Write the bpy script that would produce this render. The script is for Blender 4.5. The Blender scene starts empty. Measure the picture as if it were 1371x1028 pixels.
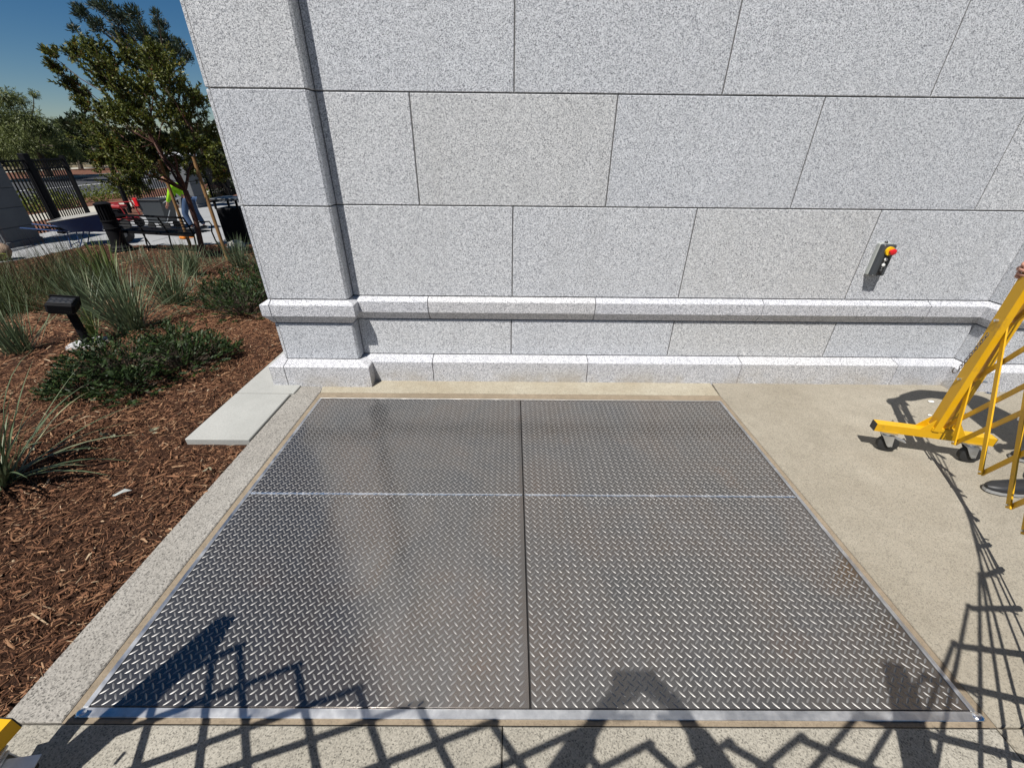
import bpy, bmesh, math, random
import numpy as np
from mathutils import Vector, Matrix
random.seed(11); RNG = np.random.default_rng(11)
S = bpy.context.scene
COL = S.collection
R = math.radians

# ------------------------------------------------------------ camera
cam_d = bpy.data.cameras.new('camera'); cam = bpy.data.objects.new('camera', cam_d); COL.objects.link(cam)
S.camera = cam
cam_d.sensor_fit = 'HORIZONTAL'; cam_d.sensor_width = 36.0
cam_d.lens = 36.0 * 551.41 / 1371.0
cam_d.clip_start = 0.02; cam_d.clip_end = 2000
p_, r_, y_ = .52162, .010027, .004448
fw = Vector((math.sin(y_)*math.cos(p_), math.cos(y_)*math.cos(p_), -math.sin(p_)))
rt = Vector((math.cos(y_), -math.sin(y_), 0)); up = rt.cross(fw)
rt2 = rt*math.cos(r_) + up*math.sin(r_); up2 = -rt*math.sin(r_) + up*math.cos(r_)
M = Matrix.Identity(4)
for i in range(3):
    M[i][0] = rt2[i]; M[i][1] = up2[i]; M[i][2] = -fw[i]
M[0][3], M[1][3], M[2][3] = 0.0, -2.9076, 1.6
cam.matrix_world = M

# ------------------------------------------------------------ sky and sun
SUN = Vector((.280, .50, -1.0)).normalized()          # travel direction of the light
elev = math.asin(-SUN.z); az = math.atan2(-SUN.x, -SUN.y)
w = bpy.data.worlds.new('World'); S.world = w; w.use_nodes = True
nt = w.node_tree; nt.nodes.clear()
sky = nt.nodes.new('ShaderNodeTexSky'); sky.sky_type = 'NISHITA'; sky.sun_disc = False
sky.sun_elevation = elev; sky.sun_rotation = az
sky.air_density = 1.0; sky.dust_density = 0.0; sky.ozone_density = 4.0; sky.altitude = 800
hs = nt.nodes.new('ShaderNodeHueSaturation'); hs.inputs['Saturation'].default_value = 1.32; hs.inputs['Value'].default_value = .82
bg = nt.nodes.new('ShaderNodeBackground'); bg.inputs['Strength'].default_value = 0.05
ow = nt.nodes.new('ShaderNodeOutputWorld')
nt.links.new(sky.outputs[0], hs.inputs['Color']); nt.links.new(hs.outputs[0], bg.inputs[0]); nt.links.new(bg.outputs[0], ow.inputs[0])
sd = bpy.data.lights.new('sun', 'SUN'); sd.energy = 5.0; sd.angle = R(.53); sd.color = (1.0, .965, .92)
sun = bpy.data.objects.new('sun', sd); COL.objects.link(sun)
sun.rotation_euler = SUN.to_track_quat('-Z', 'Y').to_euler(); sun.location = (0, 0, 12)
S.view_settings.view_transform = 'Standard'; S.view_settings.look = 'None'
S.view_settings.exposure = 0.38; S.view_settings.gamma = 1.0; S.view_settings.use_curve_mapping = False
S.cycles.max_bounces = 6

# ------------------------------------------------------------ helpers
def tag(o, label=None, cat=None, group=None, kind=None):
    if label: o['label'] = label
    if cat: o['category'] = cat
    if group: o['group'] = group
    if kind: o['kind'] = kind
    return o
def empty(name, loc, label, cat, group=None):
    o = bpy.data.objects.new(name, None); o.location = loc; o.empty_display_size = .1; COL.objects.link(o)
    return tag(o, label, cat, group)
def link(name, me, mat, parent=None, smooth=False):
    o = bpy.data.objects.new(name, me); COL.objects.link(o)
    if mat is not None and len(me.materials) == 0: me.materials.append(mat)
    if parent is not None:
        o.parent = parent; o.matrix_parent_inverse = Matrix.Translation(-Vector(parent_world(parent)))
    if smooth: me.shade_smooth()
    return o
def parent_world(p):
    v = Vector((0,0,0))
    while p is not None:
        v += Vector(p.location); 
        if p.parent is not None: v += p.matrix_parent_inverse.translation
        p = p.parent
    return v
def np_mesh(name, V, F, attr=None, n=4):
    V = np.asarray(V, np.float32).reshape(-1, 3); F = np.asarray(F, np.int32).reshape(-1, n)
    me = bpy.data.meshes.new(name)
    me.vertices.add(len(V)); me.vertices.foreach_set('co', V.ravel())
    me.loops.add(F.size); me.loops.foreach_set('vertex_index', F.ravel())
    me.polygons.add(len(F)); me.polygons.foreach_set('loop_start', np.arange(len(F), dtype=np.int32)*n)
    me.polygons.foreach_set('loop_total', np.full(len(F), n, np.int32))
    me.update(calc_edges=True)
    if attr is not None:
        a = me.attributes.new('rnd', 'FLOAT', 'POINT'); a.data.foreach_set('value', np.asarray(attr, np.float32))
    return me
class MB:
    """collects simple shapes (world coordinates) into one mesh"""
    def __init__(s): s.V = []; s.F = []
    def add(s, vs, fs):
        b = len(s.V); s.V += [tuple(v) for v in vs]; s.F += [tuple(b+i for i in f) for f in fs]; return s
    def box(s, x0, x1, y0, y1, z0, z1, ch=0.0, m=None):
        if ch <= 0:
            vs = [(x, y, z) for x in (x0, x1) for y in (y0, y1) for z in (z0, z1)]
            fs = [(0,1,3,2),(4,6,7,5),(0,4,5,1),(2,3,7,6),(0,2,6,4),(1,5,7,3)]
        else:
            bm = bmesh.new(); bmesh.ops.create_cube(bm, size=1)
            for v in bm.verts: v.co = Vector(((x0+x1)/2+v.co.x*(x1-x0), (y0+y1)/2+v.co.y*(y1-y0), (z0+z1)/2+v.co.z*(z1-z0)))
            bmesh.ops.bevel(bm, geom=bm.edges[:], offset=ch, segments=1, affect='EDGES', profile=.5)
            bm.verts.index_update(); vs = [v.co.copy() for v in bm.verts]; fs = [[v.index for v in f.verts] for f in bm.faces]; bm.free()
        if m is not None: vs = [m @ Vector(v) for v in vs]
        return s.add(vs, fs)
    def bar(s, a, b, w, h, upv=(0,0,1)):
        a = Vector(a); b = Vector(b); d = (b-a).normalized(); u = Vector(upv)
        if abs(d.dot(u)) > .98: u = Vector((0,1,0))
        x = d.cross(u).normalized(); y = x.cross(d)
        vs = [p + x*i*w/2 + y*j*h/2 for p in (a, b) for i, j in ((-1,-1),(1,-1),(1,1),(-1,1))]
        return s.add(vs, [(3,2,1,0),(4,5,6,7),(0,1,5,4),(1,2,6,5),(2,3,7,6),(3,0,4,7)])
    def tube(s, pts, rad, n=8, cap=True):
        pts = [Vector(p) for p in pts]; rs = rad if isinstance(rad, (list, tuple)) else [rad]*len(pts)
        vs = []; fs = []; x = None
        for i, p in enumerate(pts):
            d = (pts[min(i+1, len(pts)-1)] - pts[max(i-1, 0)]).normalized()
            if x is None:
                u = Vector((0,0,1)) if abs(d.z) < .9 else Vector((0,1,0)); x = d.cross(u).normalized()
            else: x = (x - d*x.dot(d)).normalized()
            y = d.cross(x)
            for k in range(n):
                t = 2*math.pi*k/n; vs.append(p + (x*math.cos(t) + y*math.sin(t))*rs[i])
        for i in range(len(pts)-1):
            for k in range(n):
                k2 = (k+1) % n; fs.append((i*n+k, i*n+k2, (i+1)*n+k2, (i+1)*n+k))
        if cap: fs.append(tuple(range(n-1, -1, -1))); fs.append(tuple((len(pts)-1)*n+k for k in range(n)))
        return s.add(vs, fs)
    def lathe(s, prof, c, n=20, m=None):
        vs = []; fs = []
        for r, z in prof:
            for k in range(n):
                t = 2*math.pi*k/n; vs.append(Vector((c[0]+r*math.cos(t), c[1]+r*math.sin(t), c[2]+z)))
        for i in range(len(prof)-1):
            for k in range(n):
                k2 = (k+1) % n; fs.append((i*n+k, i*n+k2, (i+1)*n+k2, (i+1)*n+k))
        fs.append(tuple(range(n-1, -1, -1))); fs.append(tuple((len(prof)-1)*n+k for k in range(n)))
        if m is not None: vs = [m @ v for v in vs]
        return s.add(vs, fs)
    def disc(s, c, axis, r, t, n=20):
        a = Vector(axis).normalized()*t/2; c = Vector(c)
        return s.tube([c-a, c+a], r, n)
    def build(s, name, mat, parent=None, smooth=False, label=None):
        me = bpy.data.meshes.new(name); me.from_pydata(s.V, [], s.F); me.update()
        bm = bmesh.new(); bm.from_mesh(me); bmesh.ops.recalc_face_normals(bm, faces=bm.faces[:]); bm.to_mesh(me); bm.free()
        o = link(name, me, mat, parent, False)
        if smooth:
            me.shade_smooth()
            try: me.set_sharp_from_angle(angle=R(38))
            except Exception: pass
        if label: o['label'] = label
        return o

# ------------------------------------------------------------ materials
def mat(name, base=(.5,.5,.5), rough=.6, metal=0.0, spec=.5):
    m = bpy.data.materials.new(name); m.use_nodes = True
    b = m.node_tree.nodes['Principled BSDF']
    b.inputs['Base Color'].default_value = (*base, 1); b.inputs['Roughness'].default_value = rough
    b.inputs['Metallic'].default_value = metal; b.inputs['Specular IOR Level'].default_value = spec
    return m
class NG:
    def __init__(s, m): s.m = m; s.t = m.node_tree; s.b = s.t.nodes['Principled BSDF']
    def n(s, t, **k):
        x = s.t.nodes.new(t)
        for a, v in k.items(): setattr(x, a, v)
        return x
    def l(s, a, b): s.t.links.new(a, b)
    def coord(s, scale=(1,1,1), kind='Object', rot=(0,0,0), offset_random=False):
        tc = s.n('ShaderNodeTexCoord'); mp = s.n('ShaderNodeMapping'); mp.inputs['Scale'].default_value = scale; mp.inputs['Rotation'].default_value = rot
        s.l(tc.outputs[kind], mp.inputs['Vector'])
        if offset_random:
            oi = s.n('ShaderNodeObjectInfo'); mu = s.n('ShaderNodeMath', operation='MULTIPLY'); mu.inputs[1].default_value = 37.0
            s.l(oi.outputs['Random'], mu.inputs[0]); s.l(mu.outputs[0], mp.inputs['Location'])
        return mp.outputs[0]
    def noise(s, vec, scale, detail=3, rough=.55, dist=0):
        x = s.n('ShaderNodeTexNoise'); x.inputs['Scale'].default_value = scale; x.inputs['Detail'].default_value = detail
        x.inputs['Roughness'].default_value = rough; x.inputs['Distortion'].default_value = dist; s.l(vec, x.inputs['Vector']); return x.outputs['Fac']
    def vor(s, vec, scale, feature='F1', out='Color', rnd=1):
        x = s.n('ShaderNodeTexVoronoi', feature=feature); x.inputs['Scale'].default_value = scale; x.inputs['Randomness'].default_value = rnd
        s.l(vec, x.inputs['Vector']); return x.outputs[out]
    def ramp(s, fac, stops, interp='LINEAR'):
        x = s.n('ShaderNodeValToRGB'); x.color_ramp.interpolation = interp; e = x.color_ramp.elements
        while len(e) > 1: e.remove(e[-1])
        e[0].position = stops[0][0]; c = stops[0][1]; e[0].color = (*c, 1) if len(c) == 3 else c
        for p, c in stops[1:]:
            q = e.new(p); q.color = (*c, 1)
        s.l(fac, x.inputs[0]); return x.outputs[0]
    def mix(s, fac, a, b, mode='MIX'):
        x = s.n('ShaderNodeMix', data_type='RGBA', blend_type=mode)
        for i, v in ((0, fac), (6, a), (7, b)):
            if isinstance(v, (int, float)): x.inputs[i].default_value = v
            elif isinstance(v, tuple): x.inputs[i].default_value = (*v, 1)
            else: s.l(v, x.inputs[i])
        return x.outputs[2]
    def math(s, op, a, b=None, c=None):
        x = s.n('ShaderNodeMath', operation=op)
        for i, v in enumerate((a, b, c)):
            if v is None: continue
            if isinstance(v, (int, float)): x.inputs[i].default_value = v
            else: s.l(v, x.inputs[i])
        return x.outputs[0]
    def bump(s, h, strength=.3, dist=.002, prev=None):
        x = s.n('ShaderNodeBump'); x.inputs['Strength'].default_value = strength; x.inputs['Distance'].default_value = dist
        s.l(h, x.inputs['Height'])
        if prev is not None: s.l(prev, x.inputs['Normal'])
        s.l(x.outputs[0], s.b.inputs['Normal']); return x.outputs[0]
    def color(s, c): s.l(c, s.b.inputs['Base Color'])
    def attr(s, name):
        x = s.n('ShaderNodeAttribute', attribute_name=name); return x.outputs['Fac']
    def rnd(s): return s.n('ShaderNodeObjectInfo').outputs['Random']

def g3(v): return (v, v, v)
def granite_mat(name, k=1.0, warm=0.0, rnd=True):
    m = mat(name, rough=.62, spec=.35); g = NG(m); v = g.coord(offset_random=rnd)
    cell = g.vor(v, 270)
    sep = g.n('ShaderNodeSeparateColor'); g.l(cell, sep.inputs[0])
    n1 = g.noise(v, 215, 3, .72)
    f = g.math('ADD', g.math('MULTIPLY', sep.outputs[0], .55), g.math('MULTIPLY', n1, .55))
    w_ = 1 + warm
    c = g.ramp(f, [(.24, (.08*k, .082*k, .09*k)), (.37, (.24*k*w_, .247*k, .262*k)), (.50, (.44*k*w_, .452*k, .47*k)), (.66, (.60*k*w_, .61*k, .62*k)), (.9, (.78*k*w_, .78*k, .78*k))])
    big = g.noise(v, 1.3, 4, .6)
    c = g.mix(g.math('MULTIPLY', g.ramp(big, [(.35, g3(0)), (.75, g3(1))]), .14), c, (.42*k, .42*k, .40*k))
    st = g.noise(g.coord((2.6, 2.6, .22)), 2.2, 4, .6); c = g.mix(g.math('MULTIPLY', g.ramp(st, [(.50, g3(0)), (.78, g3(1))]), .16), c, (.30*k, .30*k, .29*k))
    zz = g.n('ShaderNodeSeparateXYZ'); g.l(g.coord(), zz.inputs[0]); low = g.math('MULTIPLY', g.ramp(zz.outputs[2], [(0.0, g3(1)), (.10, g3(.25)), (.17, g3(0))]), g.ramp(g.noise(g.coord(), 3.2, 4, .65), [(.42, g3(0)), (.66, g3(.75))]))
    c = g.mix(low, c, (.36*k, .315*k, .24*k))
    r = g.rnd(); c2 = g.mix(1.0, c, g.ramp(r, [(0, (.945, .955, .975)), (.35, (.97, .98, 1.0)), (.7, (1, 1, 1)), (.93, (1.0, .996, .985)), (1, (.975, .968, .95))]), 'MULTIPLY')
    g.color(c2)
    g.bump(f, .25, .0012)
    return m
GRANITE = granite_mat('granite', .98)
GRANITE_TRIM = granite_mat('granite_trim', .96, .02)
GRANITE_KERB = granite_mat('granite_kerb', .62, .05)
def concrete_mat(name, base, base2, speck=.35, scale=1.0, speck_scale=260, stain=.25, rough=.85):
    m = mat(name, rough=rough, spec=.25); g = NG(m); v = g.coord()
    big = g.noise(v, 1.1*scale, 5, .62, .4)
    c = g.mix(g.ramp(big, [(.3, g3(0)), (.72, g3(1))]), tuple(x*.93 for x in base), tuple(x*1.06 for x in base2))
    med = g.noise(v, 9*scale, 4, .65)
    c = g.mix(g.math('MULTIPLY', g.ramp(med, [(.42, g3(0)), (.75, g3(1))]), stain), c, tuple(x*.62 for x in base))
    blot = g.noise(g.coord((1.0, 1.7, 1), rot=(0, 0, .4)), 2.6*scale, 5, .72, 1.2); c = g.mix(g.ramp(blot, [(.56, g3(0)), (.70, g3(stain*.9))]), c, tuple(x*.72 for x in base)); c = g.mix(g.ramp(blot, [(.30, g3(stain*1.1)), (.42, g3(0))]), c, tuple(min(1, x*1.28) for x in base2))
    cell = g.vor(v, speck_scale); sep = g.n('ShaderNodeSeparateColor'); g.l(cell, sep.inputs[0])
    n1 = g.noise(v, speck_scale*.8, 2, .7)
    f = g.math('ADD', g.math('MULTIPLY', sep.outputs[0], .5), g.math('MULTIPLY', n1, .5))
    lum = g.ramp(f, [(.2, g3(1-speck*1.6)), (.38, g3(1-speck*.4)), (.55, g3(1)), (.8, g3(1+speck*.5))])
    g.color(g.mix(1.0, c, lum, 'MULTIPLY')); g.bump(f, .35, .0015)
    return m
CONC = concrete_mat('sand_finish_concrete', (.255, .226, .174), (.30, .272, .218), .30)
CONC_F = concrete_mat('front_strip_concrete', (.27, .25, .205), (.31, .29, .245), .42)
CONC_B = concrete_mat('back_strip_concrete', (.33, .285, .205), (.36, .33, .26), .28, 2.2)
CURB = concrete_mat('kerb_concrete', (.27, .252, .222), (.31, .295, .265), .50, 1.0, 210)
PAVER = concrete_mat('pale_paver', (.33, .33, .305), (.37, .37, .345), .12, 1, 300, .10)
PLAZA = concrete_mat('plaza_paving', (.27, .275, .275), (.32, .325, .325), .12, .3, 80, .15)
GROUT = concrete_mat('tan_grout', (.215, .172, .12), (.26, .21, .15), .15, 2, 200, .35)
WALK = concrete_mat('walk_concrete', (.38, .36, .30), (.42, .40, .34), .1, .5, 60, .1)
ASPHALT = concrete_mat('asphalt', (.05, .052, .056), (.062, .064, .068), .3, .4, 60, .2)
MORTAR = mat('mortar', (.11, .108, .105), .95)
DARK = mat('dark_gap', (.012, .012, .013), .9)

def plate_mat():
    m = mat('mill_steel_plate', (.25,.24,.22), .3, .84); g = NG(m); v = g.coord()
    big = g.noise(v, 1.6, 4, .6, .6)
    streak = g.noise(g.coord((6, .9, 1)), 2.0, 4, .65)
    c = g.ramp(big, [(.30, (.15, .152, .155)), (.46, (.20, .188, .177)), (.58, (.22, .19, .168)), (.76, (.25, .243, .236))])
    c = g.mix(g.ramp(streak, [(.45, g3(0)), (.8, g3(.35))]), c, (.25, .256, .27))
    fine = g.noise(v, 140, 3, .7)
    c = g.mix(g.math('MULTIPLY', fine, .25), c, (.16, .15, .14))
    spot = g.noise(v, 3.1, 2, .5); c = g.mix(g.ramp(spot, [(.66, g3(0)), (.80, g3(.5))]), c, (.29, .205, .16))
    g.color(c)
    scr = g.noise(g.coord((90, 2.5, 1), rot=(0, 0, .35)), 3.0, 2, .5); c = g.mix(g.ramp(scr, [(.72, g3(0)), (.78, g3(.22))]), c, (.45, .44, .42))
    dust = g.noise(v, 4.5, 5, .7); c = g.mix(g.ramp(dust, [(.58, g3(0)), (.80, g3(.35))]), c, (.36, .335, .30)); g.color(c)
    g.l(g.ramp(g.noise(v, 5, 4, .6), [(.3, g3(.13)), (.7, g3(.23))]), g.b.inputs['Roughness'])
    g.bump(fine, .12, .0004)
    return m
PLATE = plate_mat()
def lug_mat():
    m = mat('rubbed_steel_lugs', (.50,.48,.46), .50, .76); g = NG(m); v = g.coord()
    n = g.noise(v, 60, 2); g.color(g.ramp(n, [(.3, (.22, .215, .205)), (.7, (.37, .36, .345))])); return m
LUG = lug_mat()
def galv_mat(name, a, b, rough=.35):
    m = mat(name, a, rough, 1.0); g = NG(m); v = g.coord()
    n = g.noise(v, 28, 3, .6, .5); g.color(g.ramp(n, [(.3, a), (.7, b)]))
    g.l(g.ramp(g.noise(v, 12, 3), [(.3, g3(rough-.08)), (.7, g3(rough+.15))]), g.b.inputs['Roughness']); g.bump(n, .15, .0006); return m
GALV = galv_mat('galvanised_angle', (.52, .525, .53), (.74, .74, .735), .42); GALVD = galv_mat('dull_galvanised', (.40, .385, .36), (.52, .50, .46), .6)
WELD = galv_mat('bright_weld', (.85, .86, .88), (.95, .95, .96), .28)
ZINC = galv_mat('zinc_steel', (.55, .57, .58), (.70, .71, .72), .4)
def paint_mat(name, base, rough=.4, dirt=(.1,.07,.03), amt=.25):
    m = mat(name, base, rough, 0, .5); g = NG(m); v = g.coord()
    n = g.noise(v, 14, 5, .7); c = g.mix(g.ramp(n, [(.58, g3(0)), (.76, g3(amt))]), base, dirt)
    n2 = g.noise(v, 46, 4, .75); c = g.mix(g.ramp(n2, [(.70, g3(0)), (.73, g3(amt*.8))]), c, tuple(x*.5 for x in dirt))
    g.color(c); g.bump(g.noise(v, 160, 2), .06, .0006); return m
YELLOW = paint_mat('yellow_paint', (.60, .33, .004), .42, (.22, .12, .03), .6)
YELLOW2 = paint_mat('ring_yellow', (.80, .50, .01), .4, (.5,.3,.02), .1)
BLACKM = paint_mat('black_powder_coat', (.007, .007, .008), .65, (.02,.02,.02), .3); BLACKM.node_tree.nodes['Principled BSDF'].inputs['Specular IOR Level'].default_value = .12
BLACKP = paint_mat('black_plastic', (.018, .018, .019), .5, (.04,.04,.04), .3)
RUBBER = paint_mat('black_rubber', (.02, .02, .02), .7, (.06,.055,.05), .3)
REDM = paint_mat('red_machine_paint', (.26, .012, .014), .5, (.08,.02,.02), .6)
REDP = paint_mat('red_plastic', (.60, .015, .02), .3, (.4,.01,.01), .1)
GREYBOX = paint_mat('dark_grey_enclosure', (.05, .056, .062), .45, (.12,.12,.12), .2)
LGREY = paint_mat('light_grey_enclosure', (.36, .375, .35), .45, (.4,.4,.38), .2)
WHITEP = paint_mat('white_plastic', (.75, .75, .72), .4, (.6,.6,.58), .1)
BLUEP = paint_mat('blue_steel', (.015, .05, .15), .38, (.06,.06,.07), .5)
GREYT = paint_mat('worn_grey_steel', (.30, .29, .26), .6, (.12,.09,.06), .5)
WOODS = paint_mat('stake_wood', (.23, .125, .045), .8, (.10,.05,.02), .7)
def skin_mat():
    m = mat('skin', (.42, .215, .15), .55, 0, .4); m.node_tree.nodes['Principled BSDF'].inputs['Subsurface Weight'].default_value = .08
    g = NG(m); v = g.coord(); g.color(g.mix(g.noise(v, 25, 3), (.38, .185, .125), (.47, .255, .185))); return m
SKIN = skin_mat()
def cloth(name, base):
    m = mat(name, base, .85, 0, .2); g = NG(m); v = g.coord(); n = g.noise(v, 8, 4, .6)
    g.color(g.mix(g.ramp(n, [(.35, g3(0)), (.7, g3(.5))]), base, tuple(x*.6 for x in base))); g.bump(g.noise(v, 18, 3), .5, .012); return m
SOLE = paint_mat('grey_sole_rubber', (.30, .30, .29), .6, (.15,.14,.12), .4)
LIME = cloth('lime_shirt', (.30, .62, .02)); DENIM = cloth('denim', (.05, .085, .16)); NAVY = cloth('navy_cotton', (.03, .035, .05)); GREYC = cloth('grey_cotton', (.12, .12, .13)); HAIR = cloth('brown_hair', (.03, .018, .01))
def leaf_mat(name, stops, rough=.5, trans=.25, spec=.35):
    m = mat(name, rough=rough, spec=spec); g = NG(m); a = g.attr('rnd')
    c = g.ramp(a, stops); g.color(c)
    out = g.t.nodes['Material Output']; tr = g.n('ShaderNodeBsdfTranslucent'); g.l(c, tr.inputs[0])
    mx = g.n('ShaderNodeMixShader'); mx.inputs[0].default_value = trans
    g.l(g.b.outputs[0], mx.inputs[1]); g.l(tr.outputs[0], mx.inputs[2]); g.l(mx.outputs[0], out.inputs['Surface'])
    return m
L_TREE = leaf_mat('myrtle_leaves', [(0, (.026, .036, .009)), (.45, (.062, .080, .014)), (.8, (.145, .155, .024)), (.93, (.22, .20, .04)), (1, (.22, .08, .02))])
L_PINE = leaf_mat('pine_needles', [(0, (.012, .022, .012)), (.6, (.026, .042, .02)), (1, (.05, .065, .03))], trans=.1)
L_WILLOW = leaf_mat('pepper_tree_leaves', [(0, (.060, .080, .024)), (.6, (.13, .155, .045)), (1, (.21, .22, .08))])
L_DARK = leaf_mat('oak_leaves', [(0, (.014, .024, .010)), (.6, (.03, .045, .016)), (1, (.055, .07, .022))])
L_SHRUB = leaf_mat('glossy_shrub_leaves', [(0, (.010, .020, .007)), (.55, (.025, .046, .012)), (.85, (.050, .080, .018)), (1, (.09, .115, .022))], rough=.55, trans=.12, spec=.25)
L_LIME = leaf_mat('lime_groundcover_leaves', [(0, (.07, .10, .015)), (.6, (.16, .19, .03)), (1, (.27, .28, .05))])
L_BLADE = leaf_mat('grey_green_blades', [(0, (.050, .075, .035)), (.5, (.100, .135, .070)), (.85, (.17, .20, .115)), (1, (.28, .26, .15))], rough=.5, trans=.15)
L_GRASS = leaf_mat('fine_green_grass', [(0, (.045, .065, .025)), (.5, (.08, .105, .042)), (.85, (.12, .14, .06)), (1, (.25, .20, .10))], trans=.2)
L_IRIS = leaf_mat('iris_blades', [(0, (.05, .08, .02)), (.6, (.10, .14, .035)), (1, (.20, .22, .07))], trans=.2)
L_DRY = leaf_mat('dry_leaves', [(0, (.12, .13, .08)), (.5, (.20, .20, .13)), (1, (.35, .30, .2))], trans=.05)
BARK = paint_mat('red_bark', (.075, .028, .017), .75, (.045,.02,.012), .8)
BARKD = paint_mat('dark_bark', (.06, .045, .03), .85, (.03,.02,.015), .7)
def chip_mat():
    m = mat('bark_mulch_chips', rough=.85, spec=.2); g = NG(m); a = g.attr('rnd')
    g.color(g.ramp(a, [(0, (.026, .012, .007)), (.3, (.090, .041, .022)), (.6, (.19, .090, .047)), (.85, (.31, .175, .095)), (.96, (.30, .19, .11)), (1, (.42, .31, .20))])); return m
CHIPS = chip_mat()
def soil_mat():
    m = mat('mulch_bed', rough=.95, spec=.15); g = NG(m); v = g.coord()
    fib = g.noise(g.coord((1, 3.2, 1), rot=(0,0,.5)), 34, 5, .75, 1.6); fib2 = g.noise(g.coord((3.0, 1, 1), rot=(0,0,.3)), 30, 5, .75, 1.6)
    f = g.math('MAXIMUM', fib, fib2)
    c = g.ramp(f, [(.40, (.014, .007, .005)), (.52, (.052, .024, .014)), (.62, (.11, .052, .028)), (.75, (.19, .10, .055))])
    big = g.noise(v, 1.5, 4); c = g.mix(g.ramp(big, [(.45, g3(0)), (.75, g3(.5))]), c, (.04, .022, .014))
    g.color(c); g.bump(f, 1.0, .02); return m
SOIL = soil_mat()
EARTH = concrete_mat('dry_ground', (.14, .11, .07), (.18, .15, .09), .3, .2, 20, .4)
VERGE = concrete_mat('verge_mulch', (.13, .055, .032), (.16, .075, .045), .5, .4, 20, .4)
WHITELINE = mat('road_paint', (.72, .72, .70), .7)
PILLAR = concrete_mat('pillar_render', (.125, .13, .135), (.15, .155, .16), .06, .6, 100, .1)
CAPS = concrete_mat('pillar_cap', (.55, .56, .58), (.6, .61, .62), .06, .6, 100, .1)

# ------------------------------------------------------------ terrain
def T(x, y):
    s = -np.asarray(x)*.64 + (np.asarray(y)+2.9)*.77
    t = np.clip((s-4.0)/6.5, 0, 1); return -.02 - .58*t*t*(3-2*t)
PZ = -.60
def sheet(name, mat_, poly, z, label_kind='structure', th=None, parent=None):
    mb = MB(); n = len(poly)
    if th: mb.add([(x, y, z) for x, y in poly]+[(x, y, z-th) for x, y in poly], [tuple(range(n)), tuple(range(2*n-1, n-1, -1))]+[(i, (i+1) % n, n+(i+1) % n, n+i)[::-1] for i in range(n)])
    else: mb.add([(x, y, z) for x, y in poly], [tuple(range(n))])
    o = mb.build(name, mat_, parent)
    if label_kind: o['kind'] = label_kind
    return o
sheet('ground', EARTH, [(-600,-600),(600,-600),(600,600),(-600,600)], -.72)
sheet('plaza_paving', PLAZA, [(-13.2,-8),(-13.2,20),(3,20),(3,5),(-1.5,5),(-1.5,-8)], PZ-.012)
# plaza joints as paving slabs that can be told apart near the bench
sheet('walkway', WALK, [(-17.0,-30),(-17.0,60),(-15.45,60),(-15.45,-30)], PZ-.02)
sheet('verge', VERGE, [(-20.0,-30),(-20.0,70),(-17.03,70),(-17.03,-30)], PZ-.015)
sheet('inner_verge', VERGE, [(-15.42,-30),(-15.42,60),(-13.25,60),(-13.25,-30)], PZ-.015)
sheet('road', ASPHALT, [(-33.0,-80),(-33.0,120),(-20.15,120),(-20.15,-80)], PZ-.09)
sheet('road_kerb', WALK, [(-20.15,-80),(-20.15,120),(-20.0,120),(-20.0,-80)], PZ, th=.14)
sheet('far_road_kerb', WALK, [(-33.2,-80),(-33.2,120),(-33.0,120),(-33.0,-80)], PZ+.05, th=.2)
sheet('far_verge', VERGE, [(-41,-80),(-41,120),(-33.2,120),(-33.2,-80)], PZ+.03)
sheet('far_walk', WALK, [(-43,-80),(-43,120),(-41,120),(-41,-80)], PZ+.06)
sheet('road_line', WHITELINE, [(-26.7,-80),(-26.7,120),(-26.55,120),(-26.55,-80)], PZ-.084)
# crown clumps: (x, y, z, radius)
CROWN_A= [(-8.03, 6.16, 2.91, 0.08), (-8.14, 6.33, 2.72, 0.12), (-8.16, 6.43, 2.51, 0.12), (-8.25, 6.69, 2.34, 0.13), (-7.91, 6.53, 2.96, 0.14), (-7.9, 6.93, 3.1, 0.13), (-6.98, 5.72, 2.68, 0.16), (-7.72, 6.08, 2.15, 0.11), (-7.78, 7.08, 2.88, 0.21), (-7.44, 6.71, 2.49, 0.27), (-7.41, 7.26, 2.91, 0.24), (-6.61, 6.19, 2.33, 0.26), (-6.72, 6.85, 2.74, 0.26), (-6.38, 6.62, 2.49, 0.23), (-6.69, 7.02, 2.03, 0.3), (-6.98, 6.89, 2.02, 0.3), (-6.71, 5.9, 1.92, 0.24), (-7.16, 5.99, 1.98, 0.22), (-7.4, 5.92, 1.62, 0.21), (-7.86, 6.95, 1.49, 0.28), (-7.34, 7.02, 1.56, 0.29), (-6.41, 6.42, 1.51, 0.25), (-6.67, 7.55, 1.78, 0.25), (-6.11, 6.58, 1.31, 0.21), (-6.48, 7.31, 2.31, 0.21), (-7.22, 5.74, 1.26, 0.19), (-6.85, 5.77, 1.2, 0.17), (-8.16, 6.6, 0.88, 0.14), (-7.24, 5.91, 0.87, 0.13), (-7.5, 5.7, 1.32, 0.14), (-8.35, 6.69, 1.75, 0.15), (-8.01, 6.73, 2.07, 0.15), (-6.57, 6.58, 2.99, 0.12), (-7.0, 7.67, 2.99, 0.16), (-6.44, 7.18, 1.01, 0.16), (-7.65, 6.6, 2.59, 0.16), (-6.97, 6.11, 2.15, 0.2), (-7.49, 7.29, 1.18, 0.19), (-7.04, 7.08, 1.25, 0.17), (-7.66, 7.21, 1.33, 0.2), (-7.09, 7.47, 1.09, 0.16), (-7.29, 6.06, 1.19, 0.15), (-6.32, 6.89, 1.57, 0.17)]
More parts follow.
